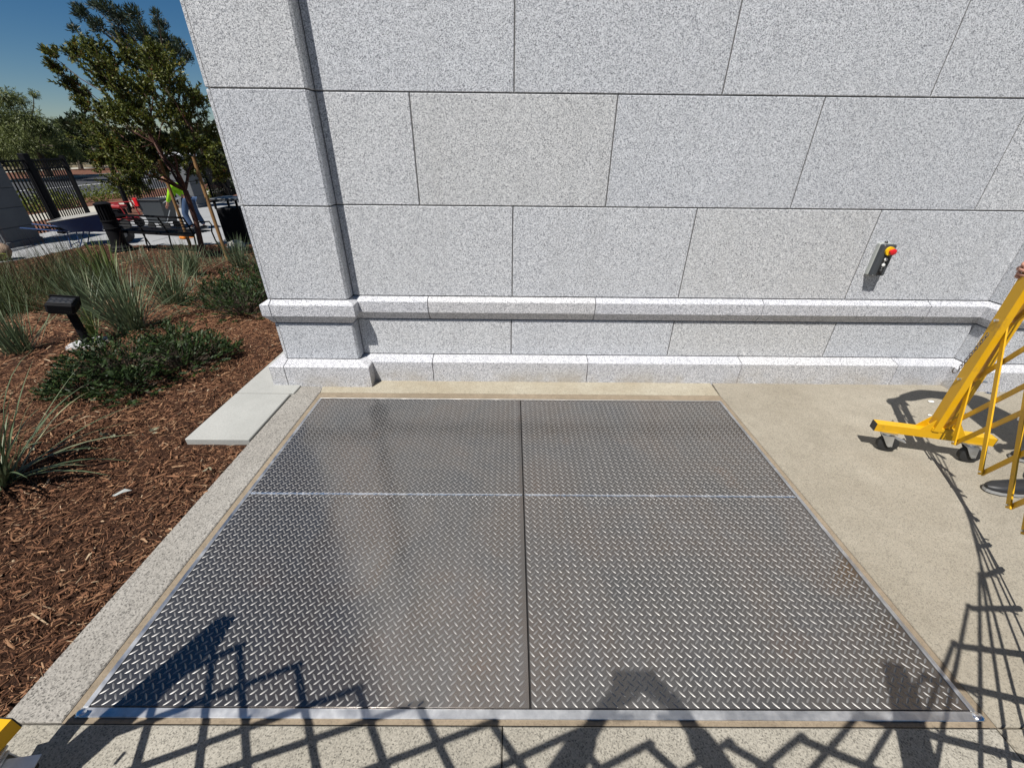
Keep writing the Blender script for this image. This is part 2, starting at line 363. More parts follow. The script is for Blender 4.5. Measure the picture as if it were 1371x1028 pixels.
CROWN_B= [(-20.16, 22.37, 6.79, 0.3), (-20.47, 21.99, 6.17, 0.17), (-19.54, 22.22, 6.36, 0.33), (-19.82, 23.49, 7.3, 0.34), (-20.36, 24.96, 7.19, 0.44), (-18.08, 22.9, 6.92, 0.33), (-20.69, 25.19, 6.47, 0.43), (-19.01, 24.3, 6.48, 0.47), (-18.71, 24.34, 5.88, 0.43), (-19.58, 26.81, 7.26, 0.33), (-18.69, 25.38, 6.37, 0.44), (-17.96, 24.87, 5.82, 0.38), (-18.17, 25.72, 6.27, 0.27), (-18.57, 26.79, 5.85, 0.29), (-17.49, 23.63, 7.08, 0.16), (-21.49, 26.44, 6.04, 0.34), (-18.32, 22.86, 5.06, 0.3), (-21.51, 25.02, 7.68, 0.19), (-22.32, 24.99, 7.56, 0.19)]
CROWN_C= [(-30.76, 27.3, 3.96, 0.44), (-33.59, 31.0, 4.13, 0.32), (-31.22, 29.78, 4.37, 0.17), (-33.4, 29.4, 2.9, 0.77), (-30.28, 27.7, 2.76, 0.57), (-30.02, 28.27, 2.39, 0.49), (-31.8, 27.62, 1.62, 0.82), (-34.3, 31.71, 1.4, 0.79), (-30.32, 29.22, 1.43, 0.52), (-33.27, 31.04, 0.61, 0.55), (-35.08, 30.7, 0.6, 0.69), (-33.18, 32.67, 0.78, 0.42), (-32.95, 27.84, 3.22, 0.65), (-33.56, 27.26, 1.6, 0.8)]
CROWN_D= [(-41.01, 41.23, 2.96, 0.3), (-42.28, 43.46, 2.79, 0.52), (-37.14, 39.11, 3.07, 0.57), (-42.22, 43.15, 1.68, 0.85), (-41.35, 44.58, 2.33, 0.87), (-42.43, 44.47, 0.72, 0.67), (-35.84, 39.29, 1.41, 0.69), (-41.23, 46.64, 0.7, 0.71), (-34.86, 40.81, 1.12, 0.62), (-40.14, 39.52, 0.79, 0.49)]
CROWN_E= [(-13.13, 17.58, 0.39, 0.37), (-13.18, 18.63, 0.95, 0.33), (-12.99, 16.7, 0.16, 0.28), (-13.31, 18.58, -0.13, 0.25), (-13.34, 17.21, 0.99, 0.35), (-13.17, 16.48, 1.41, 0.33), (-13.42, 16.33, 1.67, 0.32), (-11.82, 16.86, 0.3, 0.31)]
# ------------------------------------------------------------ mulch bed with relief
def inside_bed(x, y):
    e = np.interp(x, [-10.9, -10.5, -10.45, -8.5, -6.8, -1.6], [5.4, 6.4, 7.6, 7.7, 7.95, 8.3])
    return (x > -10.75) & (y < e)
nx, ny = 260, 300
gx = -1.60 - (np.linspace(0, 1, nx)**1.35)*13.0; gy = np.linspace(-7.0, 9.0, ny)
X, Y = np.meshgrid(gx, gy, indexing='ij')
Z = T(X, Y) + .012*np.sin(X*5.1+1.3*np.sin(Y*3.7)) * np.cos(Y*4.3+X) + RNG.normal(0, .006, X.shape)
Z = np.where(inside_bed(X, Y), np.maximum(Z, PZ+.01), PZ-.06)
Z = np.where(X > -1.66, np.minimum(Z, -.018), Z)
Z = np.where((X > -2.10) & (Y > -.95) , np.minimum(Z, -.03), Z)
idx = np.arange(nx*ny).reshape(nx, ny)
F = np.stack([idx[:-1,:-1], idx[1:,:-1], idx[1:,1:], idx[:-1,1:]], -1).reshape(-1, 4)[:, ::-1]
me = np_mesh('mulch_bed', np.stack([X, Y, Z], -1), F); me.shade_smooth()
tag(link('mulch_bed', me, SOIL), kind='structure')

# loose bark: one object of small splinters and chips
def splinters(n, xr, yr, L, W, TH, seed, pw=1.0, lift=.012):
    r = np.random.default_rng(seed)
    x = xr[0] + (xr[1]-xr[0])*r.random(n)**pw; y = yr[0] + (yr[1]-yr[0])*r.random(n)
    ok = inside_bed(x, y) & ~((x > -2.05) & (y > -.90)); x = x[ok]; y = y[ok]; n = len(x)
    z = T(x, y) + r.random(n)*lift + .002
    l = L[0] + (L[1]-L[0])*r.random(n)**2.2; w_ = W[0] + (W[1]-W[0])*r.random(n)**1.5; t = TH*(.5+r.random(n))
    a = r.random(n)*2*np.pi; pit = r.normal(0, .28, n); rol = r.normal(0, .6, n)
    d = np.stack([np.cos(a)*np.cos(pit), np.sin(a)*np.cos(pit), np.sin(pit)], -1)
    s0 = np.stack([-np.sin(a), np.cos(a), np.zeros(n)], -1); u0 = np.cross(d, s0)
    s_ = s0*np.cos(rol)[:,None] + u0*np.sin(rol)[:,None]; u = np.cross(d, s_)
    c = np.stack([x, y, z], -1); l = l[:,None]; w_ = w_[:,None]; t = t[:,None]
    bend = (r.random((n,1))-.5)*.25*l
    P = [c-d*l/2+s_*w_*.25, c-d*l/2-s_*w_*.25, c+bend*s_+s_*w_/2+u*t*.2, c+bend*s_-s_*w_/2+u*t*.2, c+d*l/2+s_*w_*.2, c+d*l/2-s_*w_*.2,
         c-d*l/2+u*t, c+bend*s_+u*t*1.2, c+d*l/2+u*t]
    V = np.stack(P, 1)
    q = np.array([[0,2,7,6],[2,4,8,7],[1,6,7,3],[3,7,8,5],[0,6,1,1],[4,5,8,8]])
    q = np.array([[0,2,7,6],[2,4,8,7],[6,7,3,1],[7,8,5,3]])
    Fq = (np.arange(n)[:,None,None]*9 + q[None]).reshape(-1, 4)
    rnd = np.repeat(np.clip(r.normal(.48, .24, n), 0, 1), 9)
    return V.reshape(-1, 3), Fq, rnd
def merge(parts):
    V = []; F = []; A = []; b = 0
    for v, f, a in parts: V.append(v); F.append(f+b); A.append(a); b += len(v)
    return np.concatenate(V), np.concatenate(F), np.concatenate(A)
parts = [splinters(56000, (-1.62, -4.2), (-3.2, 1.8), (.010, .055), (.0014, .0055), .0020, 1, 1.15, .02),
         splinters(6500, (-1.62, -4.2), (-3.2, 1.8), (.018, .08), (.005, .014), .004, 2, 1.1, .016),
         splinters(30000, (-2.2, -7.5), (-1.2, 4.6), (.02, .09), (.003, .012), .003, 3, 1.0, .022),
         splinters(9000, (-3.0, -10.5), (1.0, 8.0), (.04, .14), (.008, .03), .005, 4, 1.0, .02)]
V, F, A = merge(parts)
o = link('bark_mulch', np_mesh('bark_mulch', V, F, A), CHIPS); tag(o, 'loose red-brown shredded bark covering the planting bed', 'mulch', kind='stuff')

# ------------------------------------------------------------ slabs round the hatch
PL, PR, PM, PB, PF = -1.370, 1.525, .0745, -.355, -2.263
TL, TR, TB, TF = -1.422, 1.572, -.270, -2.309
def slab(name, mt, poly, z=0.0, th=.12, label=None):
    bm = bmesh.new(); vs = [bm.verts.new((x, y, z)) for x, y in poly]; f = bm.faces.new(vs)
    if f.normal.z < 0: f.normal_flip()
    r = bmesh.ops.extrude_face_region(bm, geom=[f]); 
    for g_ in r['geom']:
        if isinstance(g_, bmesh.types.BMVert): g_.co.z -= th
    bmesh.ops.recalc_face_normals(bm, faces=bm.faces[:])
    top = [e for e in bm.edges if all(abs(v.co.z-z) < 1e-6 for v in e.verts)]
    bmesh.ops.bevel(bm, geom=top, offset=.004, segments=1, affect='EDGES')
    me = bpy.data.meshes.new(name); bm.to_mesh(me); bm.free(); o = link(name, me, mt); o['kind'] = 'structure'; return o
j = .0025
sheet('slab_bed', DARK, [(-1.60,-8),(9,-8),(9,.05),(-1.60,.05)], -.03)
slab('kerb_strip', CURB, [(-1.617, -2.309+j), (-1.617, -.14), (-1.50, -.14), (TL-.0, TB+.04), (TL-j, TB-.0), (TL-j, -2.309+j)])
slab('back_strip', CONC_B, [(TL+j, TB+j), (-1.46, -.10), (-1.46, .02), (1.585, .02), (1.578, -.13), (TR-j, TB+j)])
slab('side_pavement', CONC, [(TR+j, TB), (1.590, -.13), (1.60, .02), (9, .02), (9, -2.310+j), (TR+j, -2.310+j)])
slab('front_strip', CONC_F, [(-1.617, -3.7), (-1.617, TF-j), (-.0185, TF-j), (-.0185, -3.7)])
slab('front_strip', CONC_F, [(-.0150, -3.7), (-.0150, TF-j), (1.566, TF-j), (1.566, -3.7)])
slab('front_pavement', CONC, [(1.571, -8), (1.571, TF-j), (9, TF-j), (9, -8)])
slab('rear_pavement', CONC, [(-1.617, -8), (-1.617, -3.705), (1.566, -3.705), (1.566, -8)])
# pale pavers beside the building
for y0, y1 in ((-.862, -.312), (-.303, .25), (.259, .81)):
    MB().box(-2.022, -1.622 if y1 < -.15 else -1.60, y0, y1, -.045, .012, .004).build('paver', PAVER)['kind'] = 'structure'

# ------------------------------------------------------------ sidewalk hatch of tread plate
hatch = empty('floor_hatch', (PM, -1.3, 0), 'large double leaf steel tread plate hatch set flush in the concrete', 'hatch')
gb = MB(); zt = -.004
for poly in ([(TL,TF),(TR,TF),(PR+.022,PF-.031),(PL-.024,PF-.031)], [(TR,TF),(TR,TB),(PR+.016,PB+.012),(PR+.022,PF-.031)], [(TR,TB),(TL,TB),(PL-.018,PB+.012),(PR+.016,PB+.012)], [(TL,TB),(TL,TF),(PL-.024,PF-.031),(PL-.018,PB+.012)]):
    gb.add([(x, y, zt) for x, y in poly], [(0,1,2,3)])
gb.build('grout_border', GROUT, hatch)
pit = MB().box(PL-.03, PR+.03, PF-.035, PB+.02, -.026, -.012); pit.build('pit_rim', DARK, hatch)
def angle(name, x0, x1, y0, y1, z1=.002): MB().box(x0, x1, y0, y1, -.010, z1, .0015).build(name, GALV, hatch)
angle('frame_bar', PL-.024, PR+.022, PF-.031, PF-.0035)
MB().box(PL-.018, PR+.016, PB+.003, PB+.012, -.010, .0005, .0015).build('frame_bar', GALVD, hatch)
MB().box(PL-.022, PL-.003, PF-.003, PB+.002, -.010, .001, .0015).build('frame_bar', GALV, hatch)
MB().box(PR+.003, PR+.020, PF-.003, PB+.002, -.010, .001, .0015).build('frame_bar', GALV, hatch)
def blob(name, c, r, sc, mt, parent, seed=0):
    bm = bmesh.new(); bmesh.ops.create_icosphere(bm, subdivisions=2, radius=r); rr = random.Random(seed)
    for v in bm.verts: v.co = Vector((v.co.x*sc[0]*(1+rr.uniform(-.15,.15)), v.co.y*sc[1]*(1+rr.uniform(-.15,.15)), v.co.z*sc[2])) + Vector(c)
    me = bpy.data.meshes.new(name); bm.to_mesh(me); bm.free(); return link(name, me, mt, parent, True)
blob('corner_weld', (PL-.012, PF-.018, .001), .016, (1.0,.8,.35), WELD, hatch, 1)
blob('corner_weld', (PR+.012, PF-.018, .001), .016, (1.1,.9,.35), WELD, hatch, 2)
lens = []
nseg = 5
def lug_mesh(name, L=.0280, W=.0064, H=.0013):
    vs = []; top = []
    for i in range(nseg+1):
        t = -1 + 2*i/nseg; w_ = W/2*math.sqrt(max(0, 1-abs(t)**2.2)); vs += [(t*L/2, w_, 0), (t*L/2*.88, w_*.42, H*(1-.35*t*t)), (t*L/2*.88, -w_*.42, H*(1-.35*t*t)), (t*L/2, -w_, 0)]
    fs = []
    for i in range(nseg):
        a = i*4; b = a+4; fs += [(a, b, b+1, a+1), (a+1, b+1, b+2, a+2), (a+2, b+2, b+3, a+3)]
    me = bpy.data.meshes.new(name); me.from_pydata(vs, [], fs); me.update(); me.shade_smooth(); me.materials.append(LUG); return me, np.array(vs), np.array(fs)
lm, lv, lf = lug_mesh('tread_lug')
pitch = .0335; pitch_y = .0310
WY = -1.305
for li, (x0, x1) in enumerate(((PL, PM-.003), (PM+.003, PR))):
    leaf = MB().box(x0+.004, x1-.004, PF+.004, PB-.004, -.0118, -.0085).build('hatch_leaf', DARK, hatch)
    for y0, y1 in ((PF, WY-.002), (WY+.002, PB)):
        MB().box(x0, x1, y0, y1, -.008, 0.0, .0012).build('tread_plate', PLATE, leaf)
    # weld bead along the seam
    pts = []; rr = []; x = x0+.002
    while x < x1-.002:
        pts.append((x, WY+random.uniform(-.0012,.0012), .0004)); rr.append(random.uniform(.0038,.0060) if random.random() > .1 else .0074); x += .006
    MB().tube(pts, rr, 6).build('weld_bead', WELD, leaf, True)
    pos = []
    ny_ = int((PB-PF)/pitch_y)+2; nx_ = int((x1-x0)/pitch)+2
    for jx in range(nx_):
        for jy in range(ny_):
            for k, (ox, oy, an) in enumerate(((0, 0, R(42)), (pitch/2, pitch_y/2, R(-48)))):
                px = x0+.010+jx*pitch+ox; py = PF+.012+jy*pitch_y+oy
                if px > x1-.008 or py > PB-.008 or abs(py-WY) < .010: continue
                pos.append((px, py, an+(R(90) if li else 0)))
    pos.sort(key=lambda q: (q[0])**2*.35+(q[1]+2.9)**2)
    for px, py, an in pos[:150]:
        o = bpy.data.objects.new('tread_lug', lm); COL.objects.link(o); o.parent = leaf
        o.location = Vector((px, py, 0)) - parent_world(leaf); o.rotation_euler.z = an
    rest = np.array(pos[150:]); ca, sa = np.cos(rest[:,2]), np.sin(rest[:,2])
    V = np.empty((len(rest), len(lv), 3))
    V[:,:,0] = rest[:,0:1] + ca[:,None]*lv[None,:,0] - sa[:,None]*lv[None,:,1]
    V[:,:,1] = rest[:,1:2] + sa[:,None]*lv[None,:,0] + ca[:,None]*lv[None,:,1]
    V[:,:,2] = lv[None,:,2]
    Fx = (np.arange(len(rest))[:,None,None]*len(lv) + lf[None]).reshape(-1, 4)
    me = np_mesh('tread_lugs', V, Fx); me.shade_smooth(); o = link('tread_lugs', me, LUG, leaf); o['kind'] = 'stuff'

# ------------------------------------------------------------ granite building
bld = empty('granite_building', (1.0, .6, 0), 'speckled grey granite block building wall with moulded plinth and corner pilasters', 'building')
H_TOP = 7.97; XR = 9.0; YB = 6.0
core = MB(); core.box(-1.700, XR, .006, YB, -.1, H_TOP-.02); core.box(-1.700, -1.160, -.093, .007, -.1, H_TOP-.02); core.box(3.500, 4.020, -.093, .007, -.1, H_TOP-.02)
core.build('mortar_core', MORTAR, bld)
def gblock(x0, x1, z0, z1, yf, yb=None, ch=.0032, jt=.0035):
    yb = yf+.08 if yb is None else yb
    x0 += jt; x1 -= jt; z0 += jt; z1 -= jt
    vs = []
    for (i, y) in ((ch, yf), (0, yf+ch), (0, yb)):
        vs += [(x0+i, y, z0+i), (x1-i, y, z0+i), (x1-i, y, z1-i), (x0+i, y, z1-i)]
    fs = [(0,1,2,3)]
    for a in (0, 4): fs += [(a+k, a+4+k, a+4+(k+1) % 4, a+(k+1) % 4) for k in range(4)]
    MB().add(vs, fs).build('granite_block', GRANITE, bld)
courses = [(.193, .482, [-1.145, .004, 1.225, 2.445, 3.485])]
z = .658; odd = True
for i in range(12):
    z1 = z+.608 if i else 1.2606
    z1 = .658+.6062*(i+1)
    js = [-1.145] + ([.008, 1.216, 2.428] if i % 2 == 0 else [-.60, .613, 1.822, 3.034]) + [3.485]
    courses.append((z, z1, js)); z = z1
for z0, z1, js in courses:
    for a, b in zip(js[:-1], js[1:]): gblock(a, b, z0, z1, random.uniform(-.0008, .0008))
    for a, b in ((4.035, 5.2), (5.2, 6.4), (6.4, 7.6), (7.6, 9.0)): gblock(a, b, z0, z1, 0)
# pilasters
def pil_block(x0, x1, z0, z1, cl=True, cr=True):
    c = .014; jt = .0035; yb = .04; yf = -.1
    z0 += jt; z1 -= jt; e = .003
    plan = [(x0, yb), (x0, yf+(c if cl else 0)), (x0+(c if cl else 0), yf), (x1-(c if cr else 0), yf), (x1, yf+(c if cr else 0)), (x1, yb)]
    out = []
    for ins, zz in ((e, z0), (0, z0+e), (0, z1-e), (e, z1)):
        for k, (x, y) in enumerate(plan):
            cx = (x0+x1)/2; out.append((x+(ins if x < cx else -ins), y+(ins if y < 0 else 0), zz))
    n = 6; fs = [(i*n+k, i*n+k+1, (i+1)*n+k+1, (i+1)*n+k) for i in range(3) for k in range(n-1)]
    fs += [tuple(range(n-1, -1, -1)), tuple(3*n+k for k in range(n))]
    MB().add(out, fs).build('granite_block', GRANITE, bld)
for z0, z1, js in courses:
    pil_block(-1.688, -1.145, z0, z1, False, True)
    pil_block(3.485, 4.035, z0, z1)
    # quoin slips and side wall
    MB().box(-1.716, -1.692, -.094, .62 if int(z0*10) % 2 else .9, z0+.0036, z1-.0036, .004).build('granite_block', GRANITE, bld)
    y = .624 if int(z0*10) % 2 else .904
    while y < YB-.2:
        MB().box(-1.714, -1.69, y, min(y+1.2, YB), z0+.0036, z1-.0036, .004).build('granite_block', GRANITE, bld); y += 1.204
MB().box(-1.80, XR+.1, -.20, YB+.1, H_TOP, H_TOP+.35, .03).build('coping', GRANITE_TRIM, bld)
# mouldings swept round the plan
path = [Vector(p) for p in ((-1.716, 6.0), (-1.716, -.1), (-1.145, -.1), (-1.145, 0), (3.485, 0), (3.485, -.1), (4.035, -.1), (4.035, 0), (9.0, 0))]
def offp(i, d):
    p = path[i]
    def nrm(a, b): t = (b-a).normalized(); return Vector((t.y, -t.x)) 
    if i == 0: return p - Vector((1,0))*d
    if i == len(path)-1: return p + Vector((0,-1))*d
    n1 = nrm(path[i-1], p); n2 = nrm(p, path[i+1]); m_ = (n1+n2); return p + m_*d/(1+n1.dot(n2))
def seg_n(i): t = (path[i+1]-path[i]).normalized(); return Vector((t.y, -t.x))
def stone(prof, pts, name, mt):
    """pts: list of (index of corner) or ('on', seg, t) along the path"""
    vs = []; n = len(prof)
    for q in pts:
        for off, z in prof:
            if isinstance(q, int): c = offp(q, off)
            else:
                a, b = path[q[0]], path[q[0]+1]; L = (b-a).length; c = a + (b-a)*(q[1]/L) + seg_n(q[0])*off
            vs.append((c.x, c.y, z))
    fs = [(i*n+k, i*n+(k+1) % n, (i+1)*n+(k+1) % n, (i+1)*n+k) for i in range(len(pts)-1) for k in range(n)]
    fs += [tuple(range(n-1, -1, -1)), tuple((len(pts)-1)*n+k for k in range(n))]
    MB().add(vs, fs).build(name, mt, bld)
g_ = .0030
ledge = [(-.02, .6545), (0.0, .6545), (.0405, .631), (.043, .627), (.043, .549), (.0405, .545), (0.0, .4855), (-.02, .4855)]
plinth = [(-.02, .190), (.0, .190), (.080, .171), (.0865, .165), (.088, -.02), (-.02, -.02)]
def run(prof, name, mt, cuts):
    L0 = 6.1
    for y in (0, 1.2, 2.4, 3.6):
        stone(prof, [(0, y+g_), (0, y+1.2-g_)], name, mt)
    stone(prof, [(0, 4.8+g_), 1, (1, .024-g_)], name, mt)
    stone(prof, [(1, .024+g_), 2, 3], name, mt)
    xs = [None] + cuts + [None]
    for a, b in zip(xs[:-1], xs[1:]):
        pts = [3 if a is None else (3, a+1.145+g_), 4 if b is None else (3, b+1.145-g_)]
        stone(prof, pts, name, mt)
    stone(prof, [4, 5, 6, 7], name, mt)
    for a in (0, 1.2, 2.4, 3.6): stone(prof, [7 if a == 0 else (7, a+g_), (7, min(a+1.2, 4.96)-g_)], name, mt)
run(ledge, 'ledge_stone', GRANITE_TRIM, [-.602, .611, 1.829, 3.042])
run(plinth, 'plinth_stone', GRANITE_TRIM, [-.601, .595, 1.781, 2.988])

# ------------------------------------------------------------ push button box on the wall
cb = empty('control_box', (2.525, 0, .95), 'grey push button control box with red emergency stop on the granite wall', 'control box')
MB().box(2.487, 2.577, -.030, -.001, .848, 1.060, .004).build('back_case', LGREY, cb)
MB().box(2.489, 2.575, -.066, -.030, .850, 1.058, .005).build('front_cover', GREYBOX, cb)
MB().box(2.515, 2.552, -.0685, -.0665, .858, .985, .0008).build('label_plate', BLACKP, cb)
mb = MB().disc((2.534, -.072, 1.018), (0,1,0), .028, .012, 24); mb.build('yellow_collar', YELLOW2, cb, True)
sc = MB()
for a, b in ((2.4955, .8565), (2.5685, .8565), (2.4955, 1.0515), (2.5685, 1.0515)): sc.tube([(a, -.0655, b), (a, -.0672, b)], .0035, 8)
sc.build('screws', ZINC, cb)['kind'] = 'stuff'
es = MB().tube([(2.534, -.078, 1.018), (2.534, -.095, 1.018), (2.534, -.097, 1.018), (2.534, -.106, 1.018), (2.534, -.110, 1.018)], [.011, .011, .020, .020, .014], 20); es.build('emergency_stop', REDP, cb, True)
for zc in (.962, .925):
    MB().tube([(2.534, -.068, zc), (2.534, -.074, zc), (2.534, -.076, zc)], [.0105, .0105, .007], 16).build('push_button', WHITEP, cb, True)
MB().tube([(2.534, -.068, .885), (2.534, -.078, .885), (2.534, -.081, .885)], [.013, .012, .009], 16).build('key_switch', BLACKP, cb, True)
# painted arrows beside the buttons
ar = MB()
for zc, s_ in ((.944, 1), (.905, -1)): ar.add([(2.528, -.0688, zc-.004*s_), (2.540, -.0688, zc-.004*s_), (2.534, -.0688, zc+.004*s_)], [(0,1,2)])
ar.build('arrow_marks', WHITEP, cb)
# ------------------------------------------------------------ people
def skin_obj(name, J, E, mt, parent, sub=2, root=0, roots=None):
    """J: list of (co, radius); E: edges; grown with the Skin modifier"""
    me = bpy.data.meshes.new(name); me.from_pydata([tuple(c) for c, r in J], E, []); me.update()
    o = link(name, me, mt, parent)
    md = o.modifiers.new('skin', 'SKIN'); md.use_smooth_shade = True
    if not me.skin_vertices:
        bpy.context.view_layer.objects.active = o
        me.attributes  # skin layer is created with the modifier
    sv = me.skin_vertices[0].data
    for i, (c, r) in enumerate(J):
        rr = r if isinstance(r, tuple) else (r, r); sv[i].radius = rr; sv[i].use_root = (i == root) or (roots is not None and i in roots)
    ms = o.modifiers.new('smooth', 'SUBSURF'); ms.levels = sub; ms.render_levels = sub
    return o
def hand_chain(J, E, wrist, d, nrm, side, curl, scale=1.0, roots=None):
    """palm continues from vertex index wrist; fingers are own chains rooted in the palm"""
    d = Vector(d).normalized(); nrm = Vector(nrm).normalized(); s = d.cross(nrm).normalized()*side
    w0 = Vector(J[wrist][0]); k = scale
    a = len(J); J.append((w0+d*.045*k, (.030*k, .020*k))); E.append((wrist, a)); J.append((w0+d*.082*k, (.032*k, .016*k))); E.append((a, a+1))
    for f, (off, L) in enumerate(((-.030, .066), (-.010, .074), (.011, .070), (.030, .056))):
        b = len(J); p = w0 + d*.070*k + s*off*k; dirv = d.copy(); J.append((p, .0095*k)); 
        if roots is not None: roots.append(b)
        ang = curl
        for q, fr in enumerate((.42, .33, .25)):
            dirv = (d*math.cos(ang*(q+.6)) + nrm*math.sin(ang*(q+.6))); p = p + dirv*L*fr*k*(1.25 if q == 0 else 1); J.append((p, (.0088-.0008*q)*k)); E.append((b+q, b+q+1))
    b = len(J); p = w0+d*.025*k - s*.022*k; J.append((p, .0125*k))
    if roots is not None: roots.append(b)
    for q in range(3):
        dv = (d*.75 - s*(.75-.25*q) + nrm*(.35+.5*curl*q)).normalized(); p = p+dv*.027*k; J.append((p, (.0115-.001*q)*k)); E.append((b+q, b+q+1))
def person(loc, J3, label, group, shirt, pants, hat=None, sleeve='long', shoe=BLACKP, sole=SOLE, curlL=.6, curlR=.6, dL=None, dR=None, nL=(0,0,-1), nR=(0,0,-1), look=(0,1,0)):
    root = empty('person', loc, label, 'person', group)
    g = {k: Vector(v) for k, v in J3.items()}
    J = []; E = []; ix = {}
    def v(n, r, par=None):
        ix[n] = len(J); J.append((g[n], r))
        if par: E.append((ix[par], ix[n]))
    v('pelvis', (.135, .105)); v('belly', (.125, .10), 'pelvis'); v('chest', (.15, .11), 'belly'); v('neck', (.055, .058), 'chest'); v('head', (.075, .09), 'neck'); v('crown', (.07, .085), 'head')
    for s in 'LR':
        v('sh'+s, .055, 'chest'); v('el'+s, .040, 'sh'+s); v('wr'+s, .027, 'el'+s)
        v('hip'+s, .090, 'pelvis'); v('kn'+s, .058, 'hip'+s); v('an'+s, .040, 'kn'+s)
    roots = [0]
    for s, dd, nn, cu, sd in (('L', dL, nL, curlL, 1), ('R', dR, nR, curlR, -1)):
        d = Vector(dd) if dd is not None else (g['wr'+s]-g['el'+s])
        hand_chain(J, E, ix['wr'+s], d, nn, sd, cu, 1.0, roots)
    body = skin_obj('body', J, E, SKIN, root, 2, 0, roots)
    # face and hair
    hd = g['head']; L = Vector(look).normalized(); upv = (g['crown']-g['head']).normalized(); sx = L.cross(upv).normalized()
    fm = MB()
    fm.tube([hd+L*.080+upv*.045, hd+L*.102+upv*.010, hd+L*.085+upv*.002], [.008, .014, .008], 8); fm.build('nose', SKIN, root, True)
    for q in (-1, 1):
        blob('ear', hd+sx*q*.088+upv*.02, .022, (.5,.8,1.2), SKIN, root, 3); blob('eye', hd+L*.083+sx*q*.03+upv*.045, .011, (1,1,1), WHITEP, root, 4)
    blob('mouth', hd+L*.086-upv*.035, .02, (1.1,.5,.3), REDP, root, 5)
    Jh = [(hd+upv*.055-L*.02, (.088, .10)), (g['crown']+upv*.012-L*.012, (.078, .092))]
    skin_obj('hair' if hat is None else 'hat', Jh, [(0, 1)], HAIR if hat is None else hat, root, 2)
    # shirt
    Js = []; Es = []; iy = {}
    def u(n, r, par=None):
        iy[n] = len(Js); Js.append((g[n], r))
        if par: Es.append((iy[par], iy[n]))
    u('pelvis', (.155, .125)); u('belly', (.150, .122), 'pelvis'); u('chest', (.172, .130), 'belly')
    n0 = g['chest'].lerp(g['neck'], .72); iy['nk'] = len(Js); Js.append((n0, (.075, .075))); Es.append((iy['chest'], iy['nk']))
    for s in 'LR':
        u('sh'+s, .078, 'chest'); a = g['sh'+s].lerp(g['el'+s], .6); iy['ma'] = len(Js); Js.append((a, .066)); Es.append((iy['sh'+s], iy['ma']))
        if sleeve == 'long': 
            k = len(Js); Js.append((g['el'+s], .058)); Es.append((k-1, k)); Js.append((g['el'+s].lerp(g['wr'+s], .86), .042)); Es.append((k, k+1))
    skin_obj('shirt', Js, Es, shirt, root, 2)
    Jp = []; Ep = []; iz = {}
    Jp.append((g['pelvis']+Vector((0,0,.02)), (.148, .12)))
    for s in 'LR':
        k = len(Jp); Jp += [(g['hip'+s], .108), (g['kn'+s], .080), (g['an'+s]+Vector((0,0,.02)), .066)]; Ep += [(0, k), (k, k+1), (k+1, k+2)]
    skin_obj('trousers', Jp, Ep, pants, root, 2)
    for s in 'LR':
        a = g['an'+s]; t = g['toe'+s]; d = (t-a); d.z = 0; d.normalize(); q = Vector((-d.y, d.x, 0)); zb = t.z
        heel = a - d*.055; m_ = MB(); plan = []
        Ls = (t-heel).length
        for (fx, hw) in ((0, .022), (.04, .034), (.3, .034), (.62, .047), (.85, .042), (.96, .026), (1.0, .010)):
            plan.append((fx, hw))
        ring = [heel + d*Ls*fx + q*hw for fx, hw in plan] + [heel + d*Ls*fx - q*hw for fx, hw in reversed(plan)]
        hts = [.085, .09, .088, .062, .050, .042, .036]; hts = hts + hts[::-1]
        n = len(ring); c = heel + d*Ls*.45
        so = MB(); so.add([(p.x, p.y, zb+.008) for p in ring]+[(p.x, p.y, zb+.024) for p in ring], [tuple(range(n)), tuple(range(2*n-1, n-1, -1))]+[(i, (i+1) % n, n+(i+1) % n, n+i) for i in range(n)])
        sh = MB(); lv_ = [(1-.03, .026, 0), (.96, .5, 1), (.72, .85, 1), (.40, 1.0, 1)]
        vs = []
        for sc, fz, mode in lv_:
            for p, hh in zip(ring, hts):
                pc = heel + d*((p-heel).dot(d)); pp = pc + (p-pc)*sc
                vs.append((pp.x, pp.y, zb + (.026 if mode == 0 else .026+(hh-.02)*fz)))
        fs = [(i*n+k, i*n+(k+1) % n, (i+1)*n+(k+1) % n, (i+1)*n+k) for i in range(3) for k in range(n)] + [tuple(3*n+k for k in range(n))]
        sh.add(vs, fs); so_ = sh.build('shoe', shoe, root, True); so.build('sole', sole, so_)
    return root

# photographer, behind the camera, arms raised with the phone
PX, PY = .02, -3.36
person((PX, PY, 0), dict(pelvis=(PX, PY, .95), belly=(PX, PY+.01, 1.10), chest=(PX, PY+.02, 1.28), neck=(PX, PY+.03, 1.44), head=(PX, PY+.05, 1.56), crown=(PX, PY+.05, 1.66),
    shL=(PX-.17, PY+.03, 1.36), elL=(PX-.30, PY+.20, 1.27), wrL=(PX-.135, PY+.335, 1.49), shR=(PX+.17, PY+.03, 1.36), elR=(PX+.30, PY+.20, 1.27), wrR=(PX+.135, PY+.335, 1.49),
    hipL=(PX-.10, PY, .90), knL=(PX-.12, PY+.03, .49), anL=(PX-.13, PY, .09), toeL=(PX-.17, PY+.20, .0), hipR=(PX+.10, PY, .90), knR=(PX+.12, PY+.03, .49), anR=(PX+.13, PY, .09), toeR=(PX+.17, PY+.20, .0)),
    'photographer standing behind the barricade holding a phone up with both hands', None, GREYC, NAVY, curlL=.45, curlR=.45, dL=(.45, .25, .45), dR=(-.45, .25, .45), nL=(.6, .1, -.6), nR=(-.6, .1, -.6), look=(0, .9, -.3))
ph = MB(); rot = Matrix.Translation((.0, -2.966, 1.565)) @ Matrix.Rotation(R(-30), 4, 'X')
